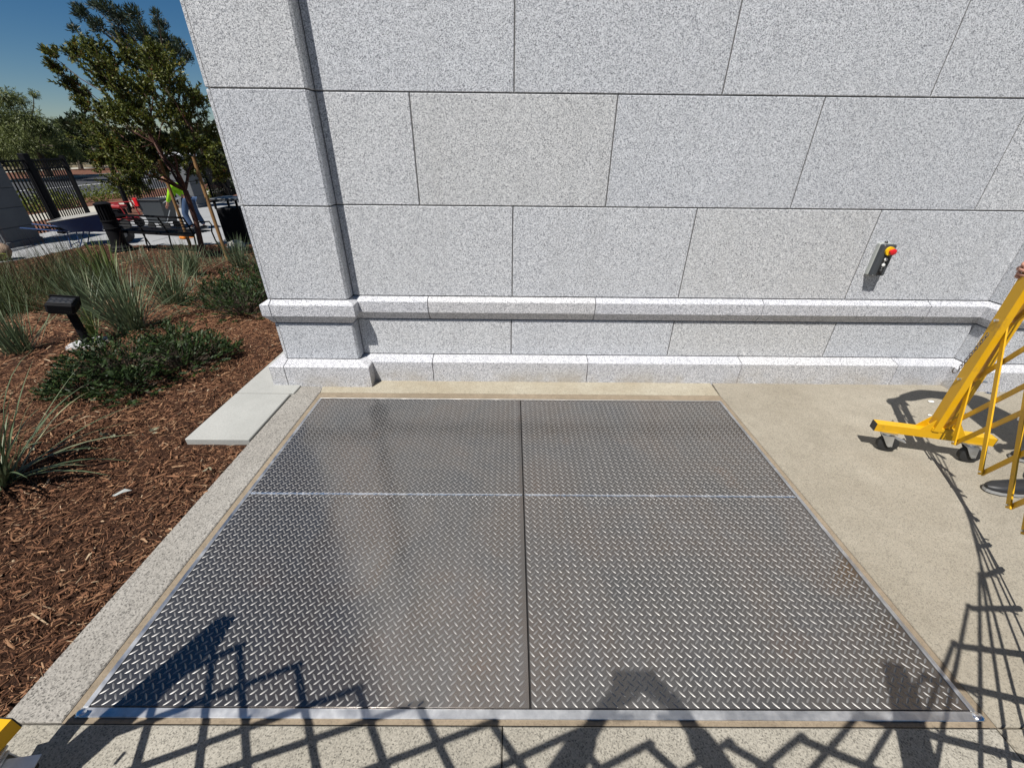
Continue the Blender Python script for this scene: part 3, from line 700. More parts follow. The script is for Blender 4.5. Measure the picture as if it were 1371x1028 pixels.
ph.box(-.078, .078, -.004, .004, -.037, .037, .002, rot); ph.build('phone', BLACKP)
tag(bpy.data.objects['phone'], 'black phone held level in both hands of the photographer', 'phone')

# worker at the right, holding the barricade mast
W0 = Vector((3.03, -1.15, 0))
person(W0, dict(pelvis=W0+Vector((.05,0,.93)), belly=W0+Vector((.04,.01,1.08)), chest=W0+Vector((.03,.02,1.26)), neck=W0+Vector((.01,.03,1.42)), head=W0+Vector((-.01,.04,1.53)), crown=W0+Vector((-.01,.04,1.63)),
    shL=W0+Vector((.02,-.17,1.34)), elL=W0+Vector((-.05,-.24,1.10)), wrL=W0+Vector((-.17,-.18,.93)), shR=W0+Vector((.02,.19,1.34)), elR=W0+Vector((-.20,.35,1.16)), wrR=W0+Vector((-.465,.275,1.12)),
    hipL=W0+Vector((.05,-.10,.88)), knL=W0+Vector((.02,-.13,.48)), anL=W0+Vector((-.15,-.12,.09)), toeL=W0+Vector((-.44,-.10,.0)), hipR=W0+Vector((.05,.10,.88)), knR=W0+Vector((.06,.12,.48)), anR=W0+Vector((.26,.15,.09)), toeR=W0+Vector((-.01,.17,.0))),
    'person in dark clothes at the right edge gripping the top of the yellow mast', None, GREYC, NAVY, curlL=.5, curlR=.85, dR=(-1, -.06, -.18), nR=(.1, -1, -.1), look=(-1, -.1, -.2))

# ------------------------------------------------------------ folding barricade
G = [(2.515,-.95), (2.475,-1.083), (2.383,-1.327), (2.289,-1.552), (2.20,-1.70), (2.125,-1.83), (2.01,-2.01), (1.88,-2.19), (1.735,-2.345), (1.545,-2.49), (1.35,-2.635), (1.14,-2.745), (.83,-2.86), (.60,-2.92), (.365,-2.935), (.115,-2.94), (-.12,-2.915), (-.37,-2.885), (-.615,-2.835), (-.83,-2.79), (-1.07,-2.72), (-1.31,-2.655), (-1.42,-2.62)]
NG_ = len(G)-1; ZB, ZT = .20, 1.16
bar = empty('folding_barricade', (2.55, -.93, 0), 'yellow steel accordion barricade on casters with its near mast standing on the pavement', 'barricade')
def Gp(s, z): s = max(0, min(NG_, s)); i = min(int(s), NG_-1); f = s-i; a, b = G[i], G[i+1]; return Vector((a[0]*(1-f)+b[0]*f, a[1]*(1-f)+b[1]*f, z))
def seg(s0, z0, s1, z1, side):
    lo, hi = 0, NG_
    def at(s): return z0 + (z1-z0)*(s-s0)/(s1-s0)
    a = max(s0, lo); b = min(s1, hi)
    if b-a < .5: return
    p, q = Gp(a, at(a)), Gp(b, at(b)); t = (q-p); n = Vector((t.y, -t.x, 0)).normalized()*.006*side
    d = (q-p).normalized()*.014
    mb = MB(); mb.bar(p+n-d, q+n+d, .007, .024); o = mb.build('lattice_bar', YELLOW, bar)
for s in range(-2, NG_):
    seg(s, ZT, s+3, ZB, 1); seg(s, ZB, s+3, ZT, -1)
bolts = MB()
for s in range(0, NG_+1):
    t = (Gp(s+1, 0)-Gp(s-1, 0)); n = Vector((t.y, -t.x, 0)).normalized()
    for z in (ZB, ZB+(ZT-ZB)/3, ZB+2*(ZT-ZB)/3, ZT): bolts.tube([Gp(s, z)-n*.014, Gp(s, z)+n*.014], .0055, 6)
b_ = bolts.build('pivot_bolts', ZINC, bar); b_['kind'] = 'stuff'
def caster(c, ang, parent):
    d = Vector((math.cos(ang), math.sin(ang), 0)); s = Vector((-d.y, d.x, 0)); c = Vector(c)  # c: centre of the mounting plate
    f = MB(); f.bar(c-d*.04, c+d*.04, .07, .006); wc = c + d*.028 - Vector((0,0,.083)); wc.z = .052
    f.tube([c, c-Vector((0,0,.022))], .026, 14)
    for q in (-1, 1):
        p0 = c - Vector((0,0,.022)) + s*q*.027; a1 = [p0 + d*.032, p0 - d*.026, wc + s*q*.027 - d*.014, wc + s*q*.027 + d*.016 - Vector((0,0,.006))]
        off = s*q*.0035
        f.add([p for p in a1]+[p+off for p in a1], [(0,1,2,3),(7,6,5,4),(0,4,5,1),(1,5,6,2),(2,6,7,3),(3,7,4,0)])
    f.bar(c-Vector((0,0,.020))-d*.028, c-Vector((0,0,.020))+d*.036, .062, .006)
    fo = f.build('caster', ZINC, parent)
    MB().tube([wc-s*.018, wc-s*.015, wc+s*.015, wc+s*.018], [.044, .052, .052, .044], 24).build('wheel', RUBBER, fo, True)
    MB().tube([wc-s*.031, wc+s*.031], .010, 10).build('axle_bolt', ZINC, fo)
    MB().bar(c-Vector((0,0,.030))+d*.03, c-Vector((0,0,.052))+d*.105, .030, .005).build('brake_pedal', ZINC, fo)
def mast(base, dirv, H, casters=True, L=(.34, .24), ck=(0,0)):
    d = Vector(dirv).normalized(); s = Vector((-d.y, d.x, 0)); b = Vector(base)
    zb0, zb1 = .138, .188
    beam = MB(); beam.bar(b-d*L[0]+Vector((0,0,.163)), b+d*L[1]+Vector((0,0,.163)), .05, .05)
    beam.build('base_beam', YELLOW, bar)
    for e, k in ((-L[0], -1), (L[1], 1)): MB().bar(b+d*(e+.0005*k)+Vector((0,0,.163)), b+d*(e+.004*k)+Vector((0,0,.163)), .048, .048).build('end_cap', BLACKP, bar)
    m1 = MB(); m1.bar(b-d*.034+Vector((0,0,.189)), b-d*.034+Vector((0,0,H)), .032, .064, s); m1.build('mast', YELLOW, bar)
    m2 = MB(); m2.bar(b+d*.030+s*.018+Vector((0,0,.189)), b+d*.030+s*.018+Vector((0,0,H)), .026, .050, s); m2.build('mast', YELLOW, bar)
    pl = MB()
    for z in (.20, H-.02): pl.bar(b-d*.058+Vector((0,0,z)), b+d*.058+Vector((0,0,z)), .058, .020)
    pl.build('mast_plate', YELLOW, bar)
    for k in (-1, 1):
        for q in (-1, 1):
            gs = MB(); gs.add([b+d*k*.058+s*q*.02+Vector((0,0,.189)), b+d*k*.110+s*q*.02+Vector((0,0,.189)), b+d*k*.058+s*q*.02+Vector((0,0,.26)),
                    b+d*k*.058+s*q*.024+Vector((0,0,.189)), b+d*k*.110+s*q*.024+Vector((0,0,.189)), b+d*k*.058+s*q*.024+Vector((0,0,.26))], [(0,1,2),(5,4,3),(0,3,4,1),(1,4,5,2),(2,5,3,0)])
            gs.build('gusset', YELLOW, bar)
    for z in (ZB+(ZT-ZB)/3, ZB+2*(ZT-ZB)/3+.02):
        MB().tube([b-d*.064+Vector((0,0,z)), b+d*.064+Vector((0,0,z))], .007, 8).build('cross_bolt', ZINC, bar)
    if casters:
        for e, k in ((-L[0]+.085, ck[0]), (L[1]-.085, ck[1])): caster(b+d*e+Vector((0,0,.134)), k, bar)
mast((2.515, -.95, 0), (.97, -.245, 0), 1.22, True, (.325, .265), (R(-20), R(-15)))
mast((1.03, -2.79, 0), (.30, .95, 0), 1.24, True, (.24, .24), (R(200), R(160)))
mast((-1.440, -2.635, 0), (.05, .99, 0), 1.24, True, (.26, .265), (R(60), R(15)))
CHAINM = paint_mat('dark_chain', (.10, .09, .085), .5)
# chain with hook hanging on the near mast
cp = [Vector((2.398, -.985, .80)), Vector((2.366, -.985, .62))]
ch = MB(); nlink = 11
for i in range(nlink):
    c = cp[0].lerp(cp[1], i/(nlink-1)); pts = []
    for k in range(9):
        t = 2*math.pi*k/8; a = .0060*math.cos(t); b2 = .0135*math.sin(t)
        pts.append(c + (Vector((a, 0, b2)) if i % 2 else Vector((0, a, b2))))
    ch.tube(pts, .0019, 5, False)
ch.build('chain', CHAINM, bar)
hk = MB(); c = cp[1] - Vector((0,0,.018)); hk.tube([c + Vector((-.016+.016*math.cos(t), 0, .0-.018*math.sin(t))) for t in np.linspace(-.6, 3.9, 12)], .003, 6); hk.build('hook', CHAINM, bar)
# ------------------------------------------------------------ vegetation helpers
def leaf_quads(C, D, L, W, seed, bend=.2):
    """C centres, D unit directions; returns verts, quads of folded diamond leaves"""
    r = np.random.default_rng(seed); n = len(C)
    u = r.normal(size=(n, 3)); s = np.cross(D, u); s /= np.linalg.norm(s, axis=1)[:,None]+1e-9; nn = np.cross(s, D)
    L = np.asarray(L).reshape(-1, 1)*np.ones((n, 1)); W = np.asarray(W).reshape(-1, 1)*np.ones((n, 1))
    P = np.stack([C, C+D*L*.5+s*W*.5+nn*L*bend*.3, C+D*L-nn*L*bend*.2, C+D*L*.5-s*W*.5+nn*L*bend*.3], 1)
    return P.reshape(-1, 3), (np.arange(n)[:,None]*4+np.arange(4)[None]), n
def foliage(name, clumps, per, L, W, mt, seed, parent=None, up=.35, surf=.5, wind=None, loc=None):
    r = np.random.default_rng(seed); Vs = []; Fs = []; As = []; b = 0
    for (cx, cy, cz, rad) in clumps:
        n = int(per*rad**2) + 12
        q = r.normal(size=(n, 3)); q /= np.linalg.norm(q, axis=1)[:,None]; rr = rad*(r.random(n)**surf)[:,None]
        lump = 1 + .35*np.sin(q[:,0:1]*5+cx*3)*np.cos(q[:,1:2]*4+cz*5)
        C = np.array([cx, cy, cz]) + q*rr*lump*np.array([1, 1, .92])
        D = q*.8 + r.normal(size=(n, 3))*.6 + np.array([0, 0, up])
        if wind is not None: D += np.array(wind)
        D /= np.linalg.norm(D, axis=1)[:,None]
        V, F, m = leaf_quads(C, D, L*(.6+.8*r.random(n)), W*(.6+.8*r.random(n)), seed+b)
        Vs.append(V); Fs.append(F+b); b += len(V)
        tone = r.uniform(-.12, .12); As.append(np.repeat(np.clip(r.normal(.45+tone, .2, n), 0, 1), 4))
    me = np_mesh(name, np.concatenate(Vs), np.concatenate(Fs), np.concatenate(As))
    return link(name, me, mt, parent)
def branchy(mb, a, b, r0, r1, wob=.06, n=5):
    a = Vector(a); b = Vector(b); pts = []; L = (b-a).length
    for i in range(n+1):
        t = i/n; p = a.lerp(b, t); k = math.sin(math.pi*t)*wob*L
        pts.append(p + Vector((random.uniform(-k, k), random.uniform(-k, k), random.uniform(-k, k)*.5)))
    mb.tube(pts, [r0+(r1-r0)*i/n for i in range(n+1)], 7); return pts

# ------------------------------------------------------------ staked tree beside the bench
tr = empty('staked_tree', (-6.84, 6.48, PZ), 'small red-barked tree with olive leaves held by two wooden stakes beside the bench', 'tree')
mb = MB(); base = Vector((-6.84, 6.48, PZ)); fork = Vector((-6.78, 6.50, .76))
mb.tube([base-Vector((0,0,.05)), base+Vector((0,0,.25)), base.lerp(fork, .55)+Vector((.03,.0,0)), fork], [.075, .055, .048, .050], 10)
tw = MB(); leafC = []; leafD = []; leafT = []
main = [(-7.55, 6.15, 1.25), (-6.95, 6.35, 1.75), (-6.45, 6.85, 1.65), (-7.25, 6.75, 1.6), (-6.55, 6.2, 1.4), (-7.1, 6.0, 1.5)]
for q in main: branchy(mb, fork, q, .030, .015, .05)
rr = random.Random(8)
for (cx, cy, cz, rad) in CROWN_A:
    c = Vector((cx, cy, cz)); src = min(main, key=lambda q: (Vector(q)-c).length); 
    branchy(mb, src, c, .011, .005, .07, 4)
    outw = (c - Vector((-6.84, 6.5, 1.4))); outw.normalize()
    ntw = int(8+rad*95)
    for _ in range(ntw):
        d = Vector((rr.gauss(0,1), rr.gauss(0,1), rr.gauss(0,1))).normalized(); d = (d*.9 + outw*.55 + Vector((0,0,.55))).normalized()
        p0 = c + Vector((rr.gauss(0,1), rr.gauss(0,1), rr.gauss(0,1)))*rad*.42; L = rad*rr.uniform(.6, 1.25)+.07
        p1 = p0 + d*L; tw.tube([p0, p0.lerp(p1,.5)+Vector((rr.uniform(-.01,.01),)*3), p1], [.0055, .004, .002], 4, False)
        tone = rr.uniform(-.12, .16)
        k = 0
        while k < L:
            for _2 in range(3):
                ld = (d*rr.uniform(.25, 1.0) + Vector((rr.gauss(0,1), rr.gauss(0,1), rr.gauss(0,1)))*.75 + Vector((0,0,.15))).normalized()
                leafC.append(p0+d*k); leafD.append(ld); leafT.append(min(1, max(0, rr.gauss(.46+tone+.10*k/L, .17))))
            k += .017
mb.build('trunk', BARK, tr, True); tw.build('twigs', BARK, tr)['kind'] = 'stuff'
C = np.array(leafC); D = np.array(leafD); n = len(C); r = np.random.default_rng(3)
V, F, _ = leaf_quads(C, D, .060*(.65+.7*r.random(n)), .023*(.7+.6*r.random(n)), 9)
o = link('crown', np_mesh('crown', V, F, np.repeat(np.array(leafT), 4)), L_TREE, tr)
for nm, a, b, lab in (('stake_left', (-7.55, 7.10, PZ-.03), (-7.48, 7.02, 1.30), 'round wooden tree stake left of the red-barked trunk'), ('stake_right', (-6.17, 6.20, PZ-.03), (-6.22, 6.25, 1.38), 'round wooden tree stake right of the red-barked trunk')):
    o = MB().tube([a, Vector(a).lerp(Vector(b), .5), b], [.034, .033, .031], 10).build('tree_stake', WOODS, None, True); tag(o, lab, 'stake', 'stakes of the young tree')
tie = MB().tube([(-7.49, 7.03, .95), (-6.85, 6.55, .90), (-6.21, 6.26, .97)], .008, 6).build('tree_tie', BLACKP); tag(tie, 'black rubber tie strung between the two tree stakes and trunk', 'tree tie')

# ------------------------------------------------------------ far trees
def far_tree(name, clumps, base, mt, per, L, W, label, group, trunk_r=.25, seed=1, up=.3, wind=None, barkm=BARKD, surf=.6):
    root = empty(name, base, label, 'tree', group)
    mb = MB(); top = Vector((sum(c[0] for c in clumps)/len(clumps), sum(c[1] for c in clumps)/len(clumps), sum(c[2] for c in clumps)/len(clumps)))
    mid = Vector(base).lerp(top, .7); mb.tube([base, Vector(base).lerp(mid, .5)+Vector((.1,.05,0)), mid], [trunk_r, trunk_r*.75, trunk_r*.5], 8)
    for c in clumps: branchy(mb, mid, c[:3], trunk_r*.28, trunk_r*.06, .06, 4)
    mb.build('trunk', barkm, root, True); foliage('crown', clumps, per, L, W, mt, seed, root, up, surf, wind)
    return root
far_tree('pine_tree', CROWN_B, (-17.6, 24.6, PZ), L_PINE, 4200, .21, .038, 'tall dark wind-swept conifer rising behind the staked tree', None, .22, 21, .5, (-.5, .1, .5), surf=.5)
far_tree('pepper_tree', [(a, b, c, q*1.5) for a, b, c, q in CROWN_C], (-33.6, 30.5, PZ), L_WILLOW, 2600, .20, .036, 'pale green feathery tree beyond the road at the left edge', None, .25, 22, -.5, (.1, 0, -.3))
for k, (sel, lab) in enumerate((([0,1,3,9], 'dark low tree beyond the road just right of the pale feathery tree'), ([2,4,5], 'dark rounded tree beyond the road under the staked tree branches'), ([6,7,8], 'dark tree beyond the road behind the open gate leaf'))):
    cl = [CROWN_D[i] for i in sel]; cl = [(a, b, c, r*1.5) for a, b, c, r in cl]
    far_tree('oak_tree', cl, (cl[0][0], cl[0][1], PZ), L_DARK, 700, .36, .15, lab, 'dark trees beyond the road', .2, 31+k)
far_tree('hedge_tree', CROWN_E, (-12.9, 17.6, PZ), L_DARK, 2600, .11, .05, 'dense dark evergreen behind the picket fence by the building edge', None, .08, 41)
# far tree line that reads as one mass
r = np.random.default_rng(77); cl = []
for k in range(150):
    a = R(-78 + 110*k/150.0); d = r.uniform(75, 95); cl.append((math.sin(a)*d, math.cos(a)*d-3, r.uniform(0, 1.6), r.uniform(1.6, 2.6)))
o = foliage('tree_line', cl, 34, 1.0, .55, L_DARK, 78); tag(o, 'low dark line of distant trees along the horizon', 'trees', kind='stuff')

# ------------------------------------------------------------ grasses and shrubs
def blades(base, n, L, W, spread, seed, droop=.9, base_r=.05, up=1.0, segs=5, fold=.0, azr=(0, 2*math.pi), rmin=.55):
    r = np.random.default_rng(seed); Vs = []; Fs = []; As = []; b = 0
    az = azr[0] + (azr[1]-azr[0])*r.random(n); tilt = np.abs(r.normal(0, spread, n)); ln = L*(rmin+(1-rmin)*r.random(n)); 
    for i in range(n):
        d = Vector((math.cos(az[i])*math.sin(tilt[i]), math.sin(az[i])*math.sin(tilt[i]), math.cos(tilt[i])*up)).normalized()
        h = Vector((math.cos(az[i]), math.sin(az[i]), 0)); s = Vector((-h.y, h.x, 0)); tw_ = r.uniform(-.5, .5); s = (s*math.cos(tw_)+Vector((0,0,1))*math.sin(tw_)*.4).normalized()
        p = Vector(base) + h*base_r*r.random() + Vector((r.normal()*base_r*.4, r.normal()*base_r*.4, 0)); st = ln[i]/segs; dr = droop*(.4+.9*r.random())
        for k in range(segs+1):
            t = k/segs; w_ = W*(.55+.45*math.sin(min(1, t*2.2)*math.pi/2))*(1-t**2.2)+.0006
            Vs += [p+s*w_/2, p-s*w_/2]; p = p + d*st; d = (d + Vector((h.x*.25, h.y*.25, -1))*dr*st/max(L,.01)*(t+.25)).normalized()
        for k in range(segs): Fs.append((b+2*k, b+2*k+1, b+2*k+3, b+2*k+2))
        b += 2*(segs+1); As += [float(np.clip(r.normal(.5, .2), 0, 1))]*(2*(segs+1))
    return np.array([tuple(v) for v in Vs]), np.array(Fs), As
def clump(name, x, y, n, L, W, spread, mt, label, group, seed, cat='grass clump', **k):
    z = float(T(x, y)); V, F, A = blades((x, y, z), n, L, W, spread, seed, **k)
    me = np_mesh(name, V, F, A); me.shade_smooth(); o = link(name, me, mt); 
    return tag(o, label, cat, group)
GG = 'grey-green strappy clumps in the bark bed'
clump('strappy_clump', -3.98, 1.12, 250, .80, .0100, .74, L_BLADE, 'large fountain-like grey-green clump right of the black bed light', GG, 1, droop=.8, base_r=.10)
clump('strappy_clump', -4.55, 2.45, 220, .78, .010, .74, L_BLADE, 'wide grey-green clump behind the large one, left of the dark shrub', GG, 2, droop=.8, base_r=.10)
clump('strappy_clump', -4.58, .58, 130, .58, .010, .45, L_BLADE, 'upright grey-green clump left of the black bed light', GG, 3, droop=.5, base_r=.09)
clump('strappy_clump', -5.0, 1.75, 150, .75, .010, .6, L_BLADE, 'grey-green clump directly behind the black bed light', GG, 4, droop=.9, base_r=.08)
clump('strappy_clump', -6.05, 4.9, 150, .80, .011, .5, L_BLADE, 'grey-green clump in front of the staked tree trunk', GG, 5, droop=.7, base_r=.10)
clump('strappy_clump', -5.55, 5.6, 130, .75, .011, .45, L_BLADE, 'thin grey-green clump in front of the right tree stake', GG, 6, droop=.6, base_r=.10)
clump('strappy_clump', -4.55, 4.7, 120, .70, .010, .45, L_BLADE, 'grey-green clump close to the building corner under the trash can', GG, 7, droop=.6, base_r=.10)
clump('iris_clump', -6.75, 3.9, 80, .95, .026, .34, L_IRIS, 'yellow-green sword-leaved clump in front of the bench', None, 8, cat='iris clump', droop=.35, base_r=.10, rmin=.6)
clump('young_clump', -4.25, .98, 46, .34, .010, .4, L_IRIS, 'small pale young clump behind the bed light post', None, 9, cat='young plant', droop=.4, base_r=.03)
GF = 'fine green grasses at the left of the bed'
for k, (x, y, n, L, lab) in enumerate(((-6.9, 2.55, 520, .80, 'fine green grass mound nearest the bed light'), (-7.7, 2.75, 520, .85, 'fine green grass mound at the far left edge of the photo'), (-7.3, 3.6, 520, .85, 'fine green grass mound behind the left one'), (-8.3, 3.7, 480, .85, 'fine green grass mound at the paving by the left edge'), (-7.9, 4.5, 460, .8, 'fine green grass mound below the wheelbarrow'), (-6.3, 3.3, 420, .70, 'fine green grass mound left of the iris clump'))):
    clump('fine_grass', x, y, n, L, .0045, .42, L_GRASS, lab, GF, 20+k, cat='grass', droop=.5, base_r=.30, rmin=.4)
    # dark seed heads
    V, F, A = blades((x, y, float(T(x, y))), 40, 1.12, .006, .30, 60+k, droop=.25, base_r=.30, rmin=.75)
    tag(link('seed_stalks', np_mesh('seed_stalks', V, F, [.02]*len(A)), CHIPS, bpy.data.objects['fine_grass' if k == 0 else 'fine_grass.%03d' % k]), None)
# sparse blades in the mid distance
for k, (x, y) in enumerate(((-6.9, 5.6), (-5.4, 3.6), (-6.3, 5.9), (-5.2, 6.3), (-7.9, 6.0))):
    clump('sparse_grass', x, y, 120, .42, .007, .7, L_BLADE, ['sparse low tufts in front of the bench seat', 'sparse low tufts beside the wide grey-green clump', 'sparse low tufts at the foot of the staked tree', 'sparse low tufts behind the dark shrub by the wall', 'sparse low tufts at the foot of the black bollard'][k], 'sparse low tufts of the bed', 80+k, cat='grass', droop=.9, base_r=.45, rmin=.4)
# near clump at the left edge: each blade a part
nc = empty('near_clump', (-2.78, -1.24, -.02), 'broad-bladed arching clump at the left edge nearest the hatch', 'plant')
r = random.Random(4)
for k in range(130):
    az_ = r.uniform(0, 2*math.pi); L = r.uniform(.42, .82)
    V, F, A = blades((-2.78, -1.24, -.02), 1, L, .0170, r.choice((.35, .7, 1.0)), 300+k, droop=r.uniform(.7, 1.7), base_r=.05, segs=9, azr=(az_, az_), rmin=.95)
    me = np_mesh('leaf', V, F, A); me.shade_smooth(); link('leaf', me, L_BLADE, nc)
# shrubs
def shrub(loc, spots, label, seed, n=900, L=.038, W=.0135, mt=L_SHRUB, group='dark glossy shrubs in the bed'):
    z0 = float(T(loc[0], loc[1])); root = empty('shrub', (loc[0], loc[1], z0), label, 'shrub', group); r = np.random.default_rng(seed)
    C = []; D = []; A = []; st = MB()
    for (x, y, rad, h) in spots:
        z0 = float(T(x, y)); ntw = int(n*rad/2.2)
        for _ in range(ntw):
            a = r.random()*2*np.pi; q = rad*math.sqrt(r.random()); hh = h*(1-(q/rad)**2*.75)*(.35+.75*r.random())
            p1 = Vector((x+q*math.cos(a), y+q*math.sin(a), z0+hh)); p0 = Vector((x+q*.25*math.cos(a), y+q*.25*math.sin(a), z0))
            st.tube([p0, p0.lerp(p1, .5)+Vector((0,0,.02)), p1], [.003, .0025, .0012], 3, False)
            dd = (p1-p0).normalized(); dd = (dd + Vector((r.normal()*.4, r.normal()*.4, .0))).normalized(); sd = dd.cross(Vector((0,0,1))); sd.normalize(); tone = r.uniform(-.2, .2)
            for k in range(5):   # pinnate sprig
                pb = p1 + dd*(.018*k)
                for s_ in ((-1, 1) if k < 4 else (0,)):
                    ld = (dd*.75 + sd*s_*.85 + Vector((0,0,r.uniform(-.15,.35)))).normalized(); C.append(pb); D.append(ld); A.append(np.clip(r.normal(.45+tone, .15), 0, 1))
    C = np.array([tuple(c) for c in C]); D = np.array([tuple(c) for c in D]); m = len(C)
    V, F, _ = leaf_quads(C, D, L*(.6+.7*r.random(m)), W*(.7+.6*r.random(m)), seed, .35)
    link('foliage', np_mesh('foliage', V, F, np.repeat(np.array(A), 4)), mt, root); st.build('stems', BARKD, root)
    return root
shrub((-3.0, .0), [(-3.05, -.02, .42, .30), (-2.72, .12, .34, .27), (-3.30, .08, .28, .24), (-2.80, -.26, .22, .17), (-3.22, -.28, .17, .12), (-2.58, .30, .20, .20), (-3.02, .46, .26, .24)], 'spreading dark green shrub in the bark between the bed light and the pavers', 51)
shrub((-3.1, 1.9), [(-3.02, 1.55, .38, .36), (-3.45, 1.85, .36, .36), (-3.2, 2.3, .44, .46), (-2.75, 1.9, .36, .50), (-3.75, 2.5, .36, .36), (-3.3, 2.95, .44, .52)], 'dark green shrub pressed against the building corner', 52)
shrub((-7.15, 2.35), [(-7.15, 2.35, .26, .55)], 'lime green shrub cut off by the left edge in front of the fine grasses', 53, mt=L_LIME, group=None)
# fallen leaves lying on the bark
for k, (x, y) in enumerate(((-2.55, -.84), (-2.28, -.80), (-2.53, -.97), (-1.60-.1, -1.17), (-2.9, -.95))):
    r = np.random.default_rng(90+k); m = 7 if k < 3 else 2
    C = np.stack([x+r.normal(0, .028, m), y+r.normal(0, .018, m), np.full(m, .012)+r.random(m)*.01], -1); D = r.normal(size=(m, 3))*np.array([1, 1, .15]); D /= np.linalg.norm(D, axis=1)[:,None]
    V, F, _ = leaf_quads(C, D, .040, .017, 91+k); o = link('fallen_leaves', np_mesh('fallen_leaves', V, F, np.repeat(r.random(m)*.7, 4)), L_DRY)
    tag(o, ['wilted grey-green leaves on the bark, leftmost pair of piles', 'wilted grey-green leaves on the bark nearest the paver', 'small wilted leaf pile in front of the leftmost pile', 'two dry leaves on the bark beside the kerb strip', 'two dry leaves on the bark near the arching clump'][k], 'fallen leaves', 'wilted leaves on the bark')
o = MB().add([(-2.07,-1.34,.010), (-2.03,-1.30,.022), (-1.99,-1.305,.016), (-2.015,-1.335,.026), (-2.04,-1.35,.018)], [(0,1,3),(1,2,3),(0,3,4)]).build('white_petal', LGREY); tag(o, 'curled white petal lying on the bark mulch', 'petal')
# ------------------------------------------------------------ bed light
bl = empty('bed_light', (-4.06, .72, -.09), 'black square-headed garden light leaning on a post in the bark', 'garden light')
b0 = Vector((-4.06, .72, -.10)); b1 = Vector((-4.06, .71, .26))
MB().tube([b0, b0.lerp(b1,.5), b1], .034, 14).build('post', BLACKM, bl, True)
m = Matrix.Translation((-4.07, .69, .335)) @ Matrix.Rotation(R(28), 4, 'Z') @ Matrix.Rotation(R(6), 4, 'X') @ Matrix.Rotation(R(14), 4, 'Y') 
MB().box(-.095, .095, -.085, .095, -.075, .030, .018, m).build('head', BLACKM, bl)
MB().box(-.080, .080, -.070, .065, .0305, .036, .004, m).build('lens_cover', BLACKP, bl)
MB().box(-.100, .100, .096, .106, -.05, .040, .004, m).build('glare_shield', BLACKM, bl)
d_ = MB()
for i in range(4):
    for jj in range(2): d_.box(-.062+i*.036, -.040+i*.036, -.045+jj*.055, -.037+jj*.055, .0362, .0370, 0, m)
d_.build('vent_marks', mat('vent_grey', (.09,.09,.09), .6), bl)
pk = MB().lathe([(.17, -.05), (.175, .02), (.16, .034), (.03, .04)], (-4.06, .72, -.10), 24).build('light_footing', concrete_mat('footing', (.42,.42,.42), (.5,.5,.5), .2), None, True); tag(pk, 'round pale concrete footing under the black garden light', 'footing')

# ------------------------------------------------------------ bench
bn = empty('park_bench', (-8.1, 6.9, PZ), 'long black metal bench with slatted back seen from behind', 'bench')
A_ = Vector((-9.17, 7.15, PZ)); B_ = Vector((-7.15, 6.72, PZ)); d = (B_-A_).normalized(); n = Vector((d.y, -d.x, 0)); n = n if n.y > 0 else -n   # n points to the seat side (away)
L = (B_-A_).length
for e in (0, .333, .667, 1.0):
    p = A_ + d*L*e; u = Vector((0,0,1))
    MB().tube([p, p+n*.03+u*.25, p+n*.06+u*.43, p+u*.62+n*.01, p-n*.05+u*.80], .017, 6).build('back_support', BLACKM, bn, True)
    if e in (0, 1.0):
        MB().tube([p+n*.62, p+n*.56+u*.24, p+n*.54+u*.43], .017, 6).build('leg', BLACKM, bn, True)
        MB().tube([p+n*.54+u*.43, p+n*.60+u*.55, p+n*.56+u*.64, p+n*.30+u*.66, p+n*.02+u*.62], .015, 6).build('armrest', BLACKM, bn, True)
for k, (q, zz) in enumerate(((.0, .60), (-.015, .66), (-.03, .72))): MB().bar(A_+n*q+Vector((0,0,zz)), B_+n*q+Vector((0,0,zz)), .012, .020).build('back_slat', BLACKM, bn)
MB().bar(A_-n*.05+Vector((0,0,.80)), B_-n*.05+Vector((0,0,.80)), .03, .04).build('top_rail', BLACKM, bn)
MB().bar(A_+n*.0+Vector((0,0,.53)), B_+n*.0+Vector((0,0,.53)), .012, .02).build('back_slat', BLACKM, bn)
for k in range(7): MB().bar(A_+n*(.08+.08*k)+Vector((0,0,.44)), B_+n*(.08+.08*k)+Vector((0,0,.44)), .045, .012).build('seat_slat', BLACKM, bn)
MB().bar(A_+n*.05+Vector((0,0,.41)), B_+n*.05+Vector((0,0,.41)), .03, .05).build('seat_rail', BLACKM, bn)

# ------------------------------------------------------------ ribbed bollard
bo = empty('ribbed_bollard', (-9.12, 7.02, PZ), 'black cast bollard with ribbed upper half and stepped foot left of the bench', 'bollard')
c = (-9.12, 7.02, PZ)
MB().lathe([(.23, 0), (.23, .05), (.20, .07), (.20, .11), (.175, .13), (.165, .16)], c, 24).build('foot', BLACKM, bo, True)
MB().lathe([(.155, .16), (.145, .50), (.16, .505), (.16, .53), (.145, .535), (.140, .66), (.155, .665), (.155, .69), (.120, .695), (.120, 1.0)], c, 24).build('drum', BLACKM, bo, True)
rb = MB()
for k in range(16):
    t = 2*math.pi*k/16; rb.bar((c[0]+.132*math.cos(t), c[1]+.132*math.sin(t), PZ+.69), (c[0]+.132*math.cos(t), c[1]+.132*math.sin(t), PZ+1.0), .018, .018, (math.cos(t), math.sin(t), 0))
rb.build('ribs', BLACKM, bo)
MB().lathe([(.145, 0), (.155, .015), (.155, .035), (.10, .06), (.02, .07)], (c[0], c[1], PZ+1.0), 24).build('lid', BLACKM, bo, True)

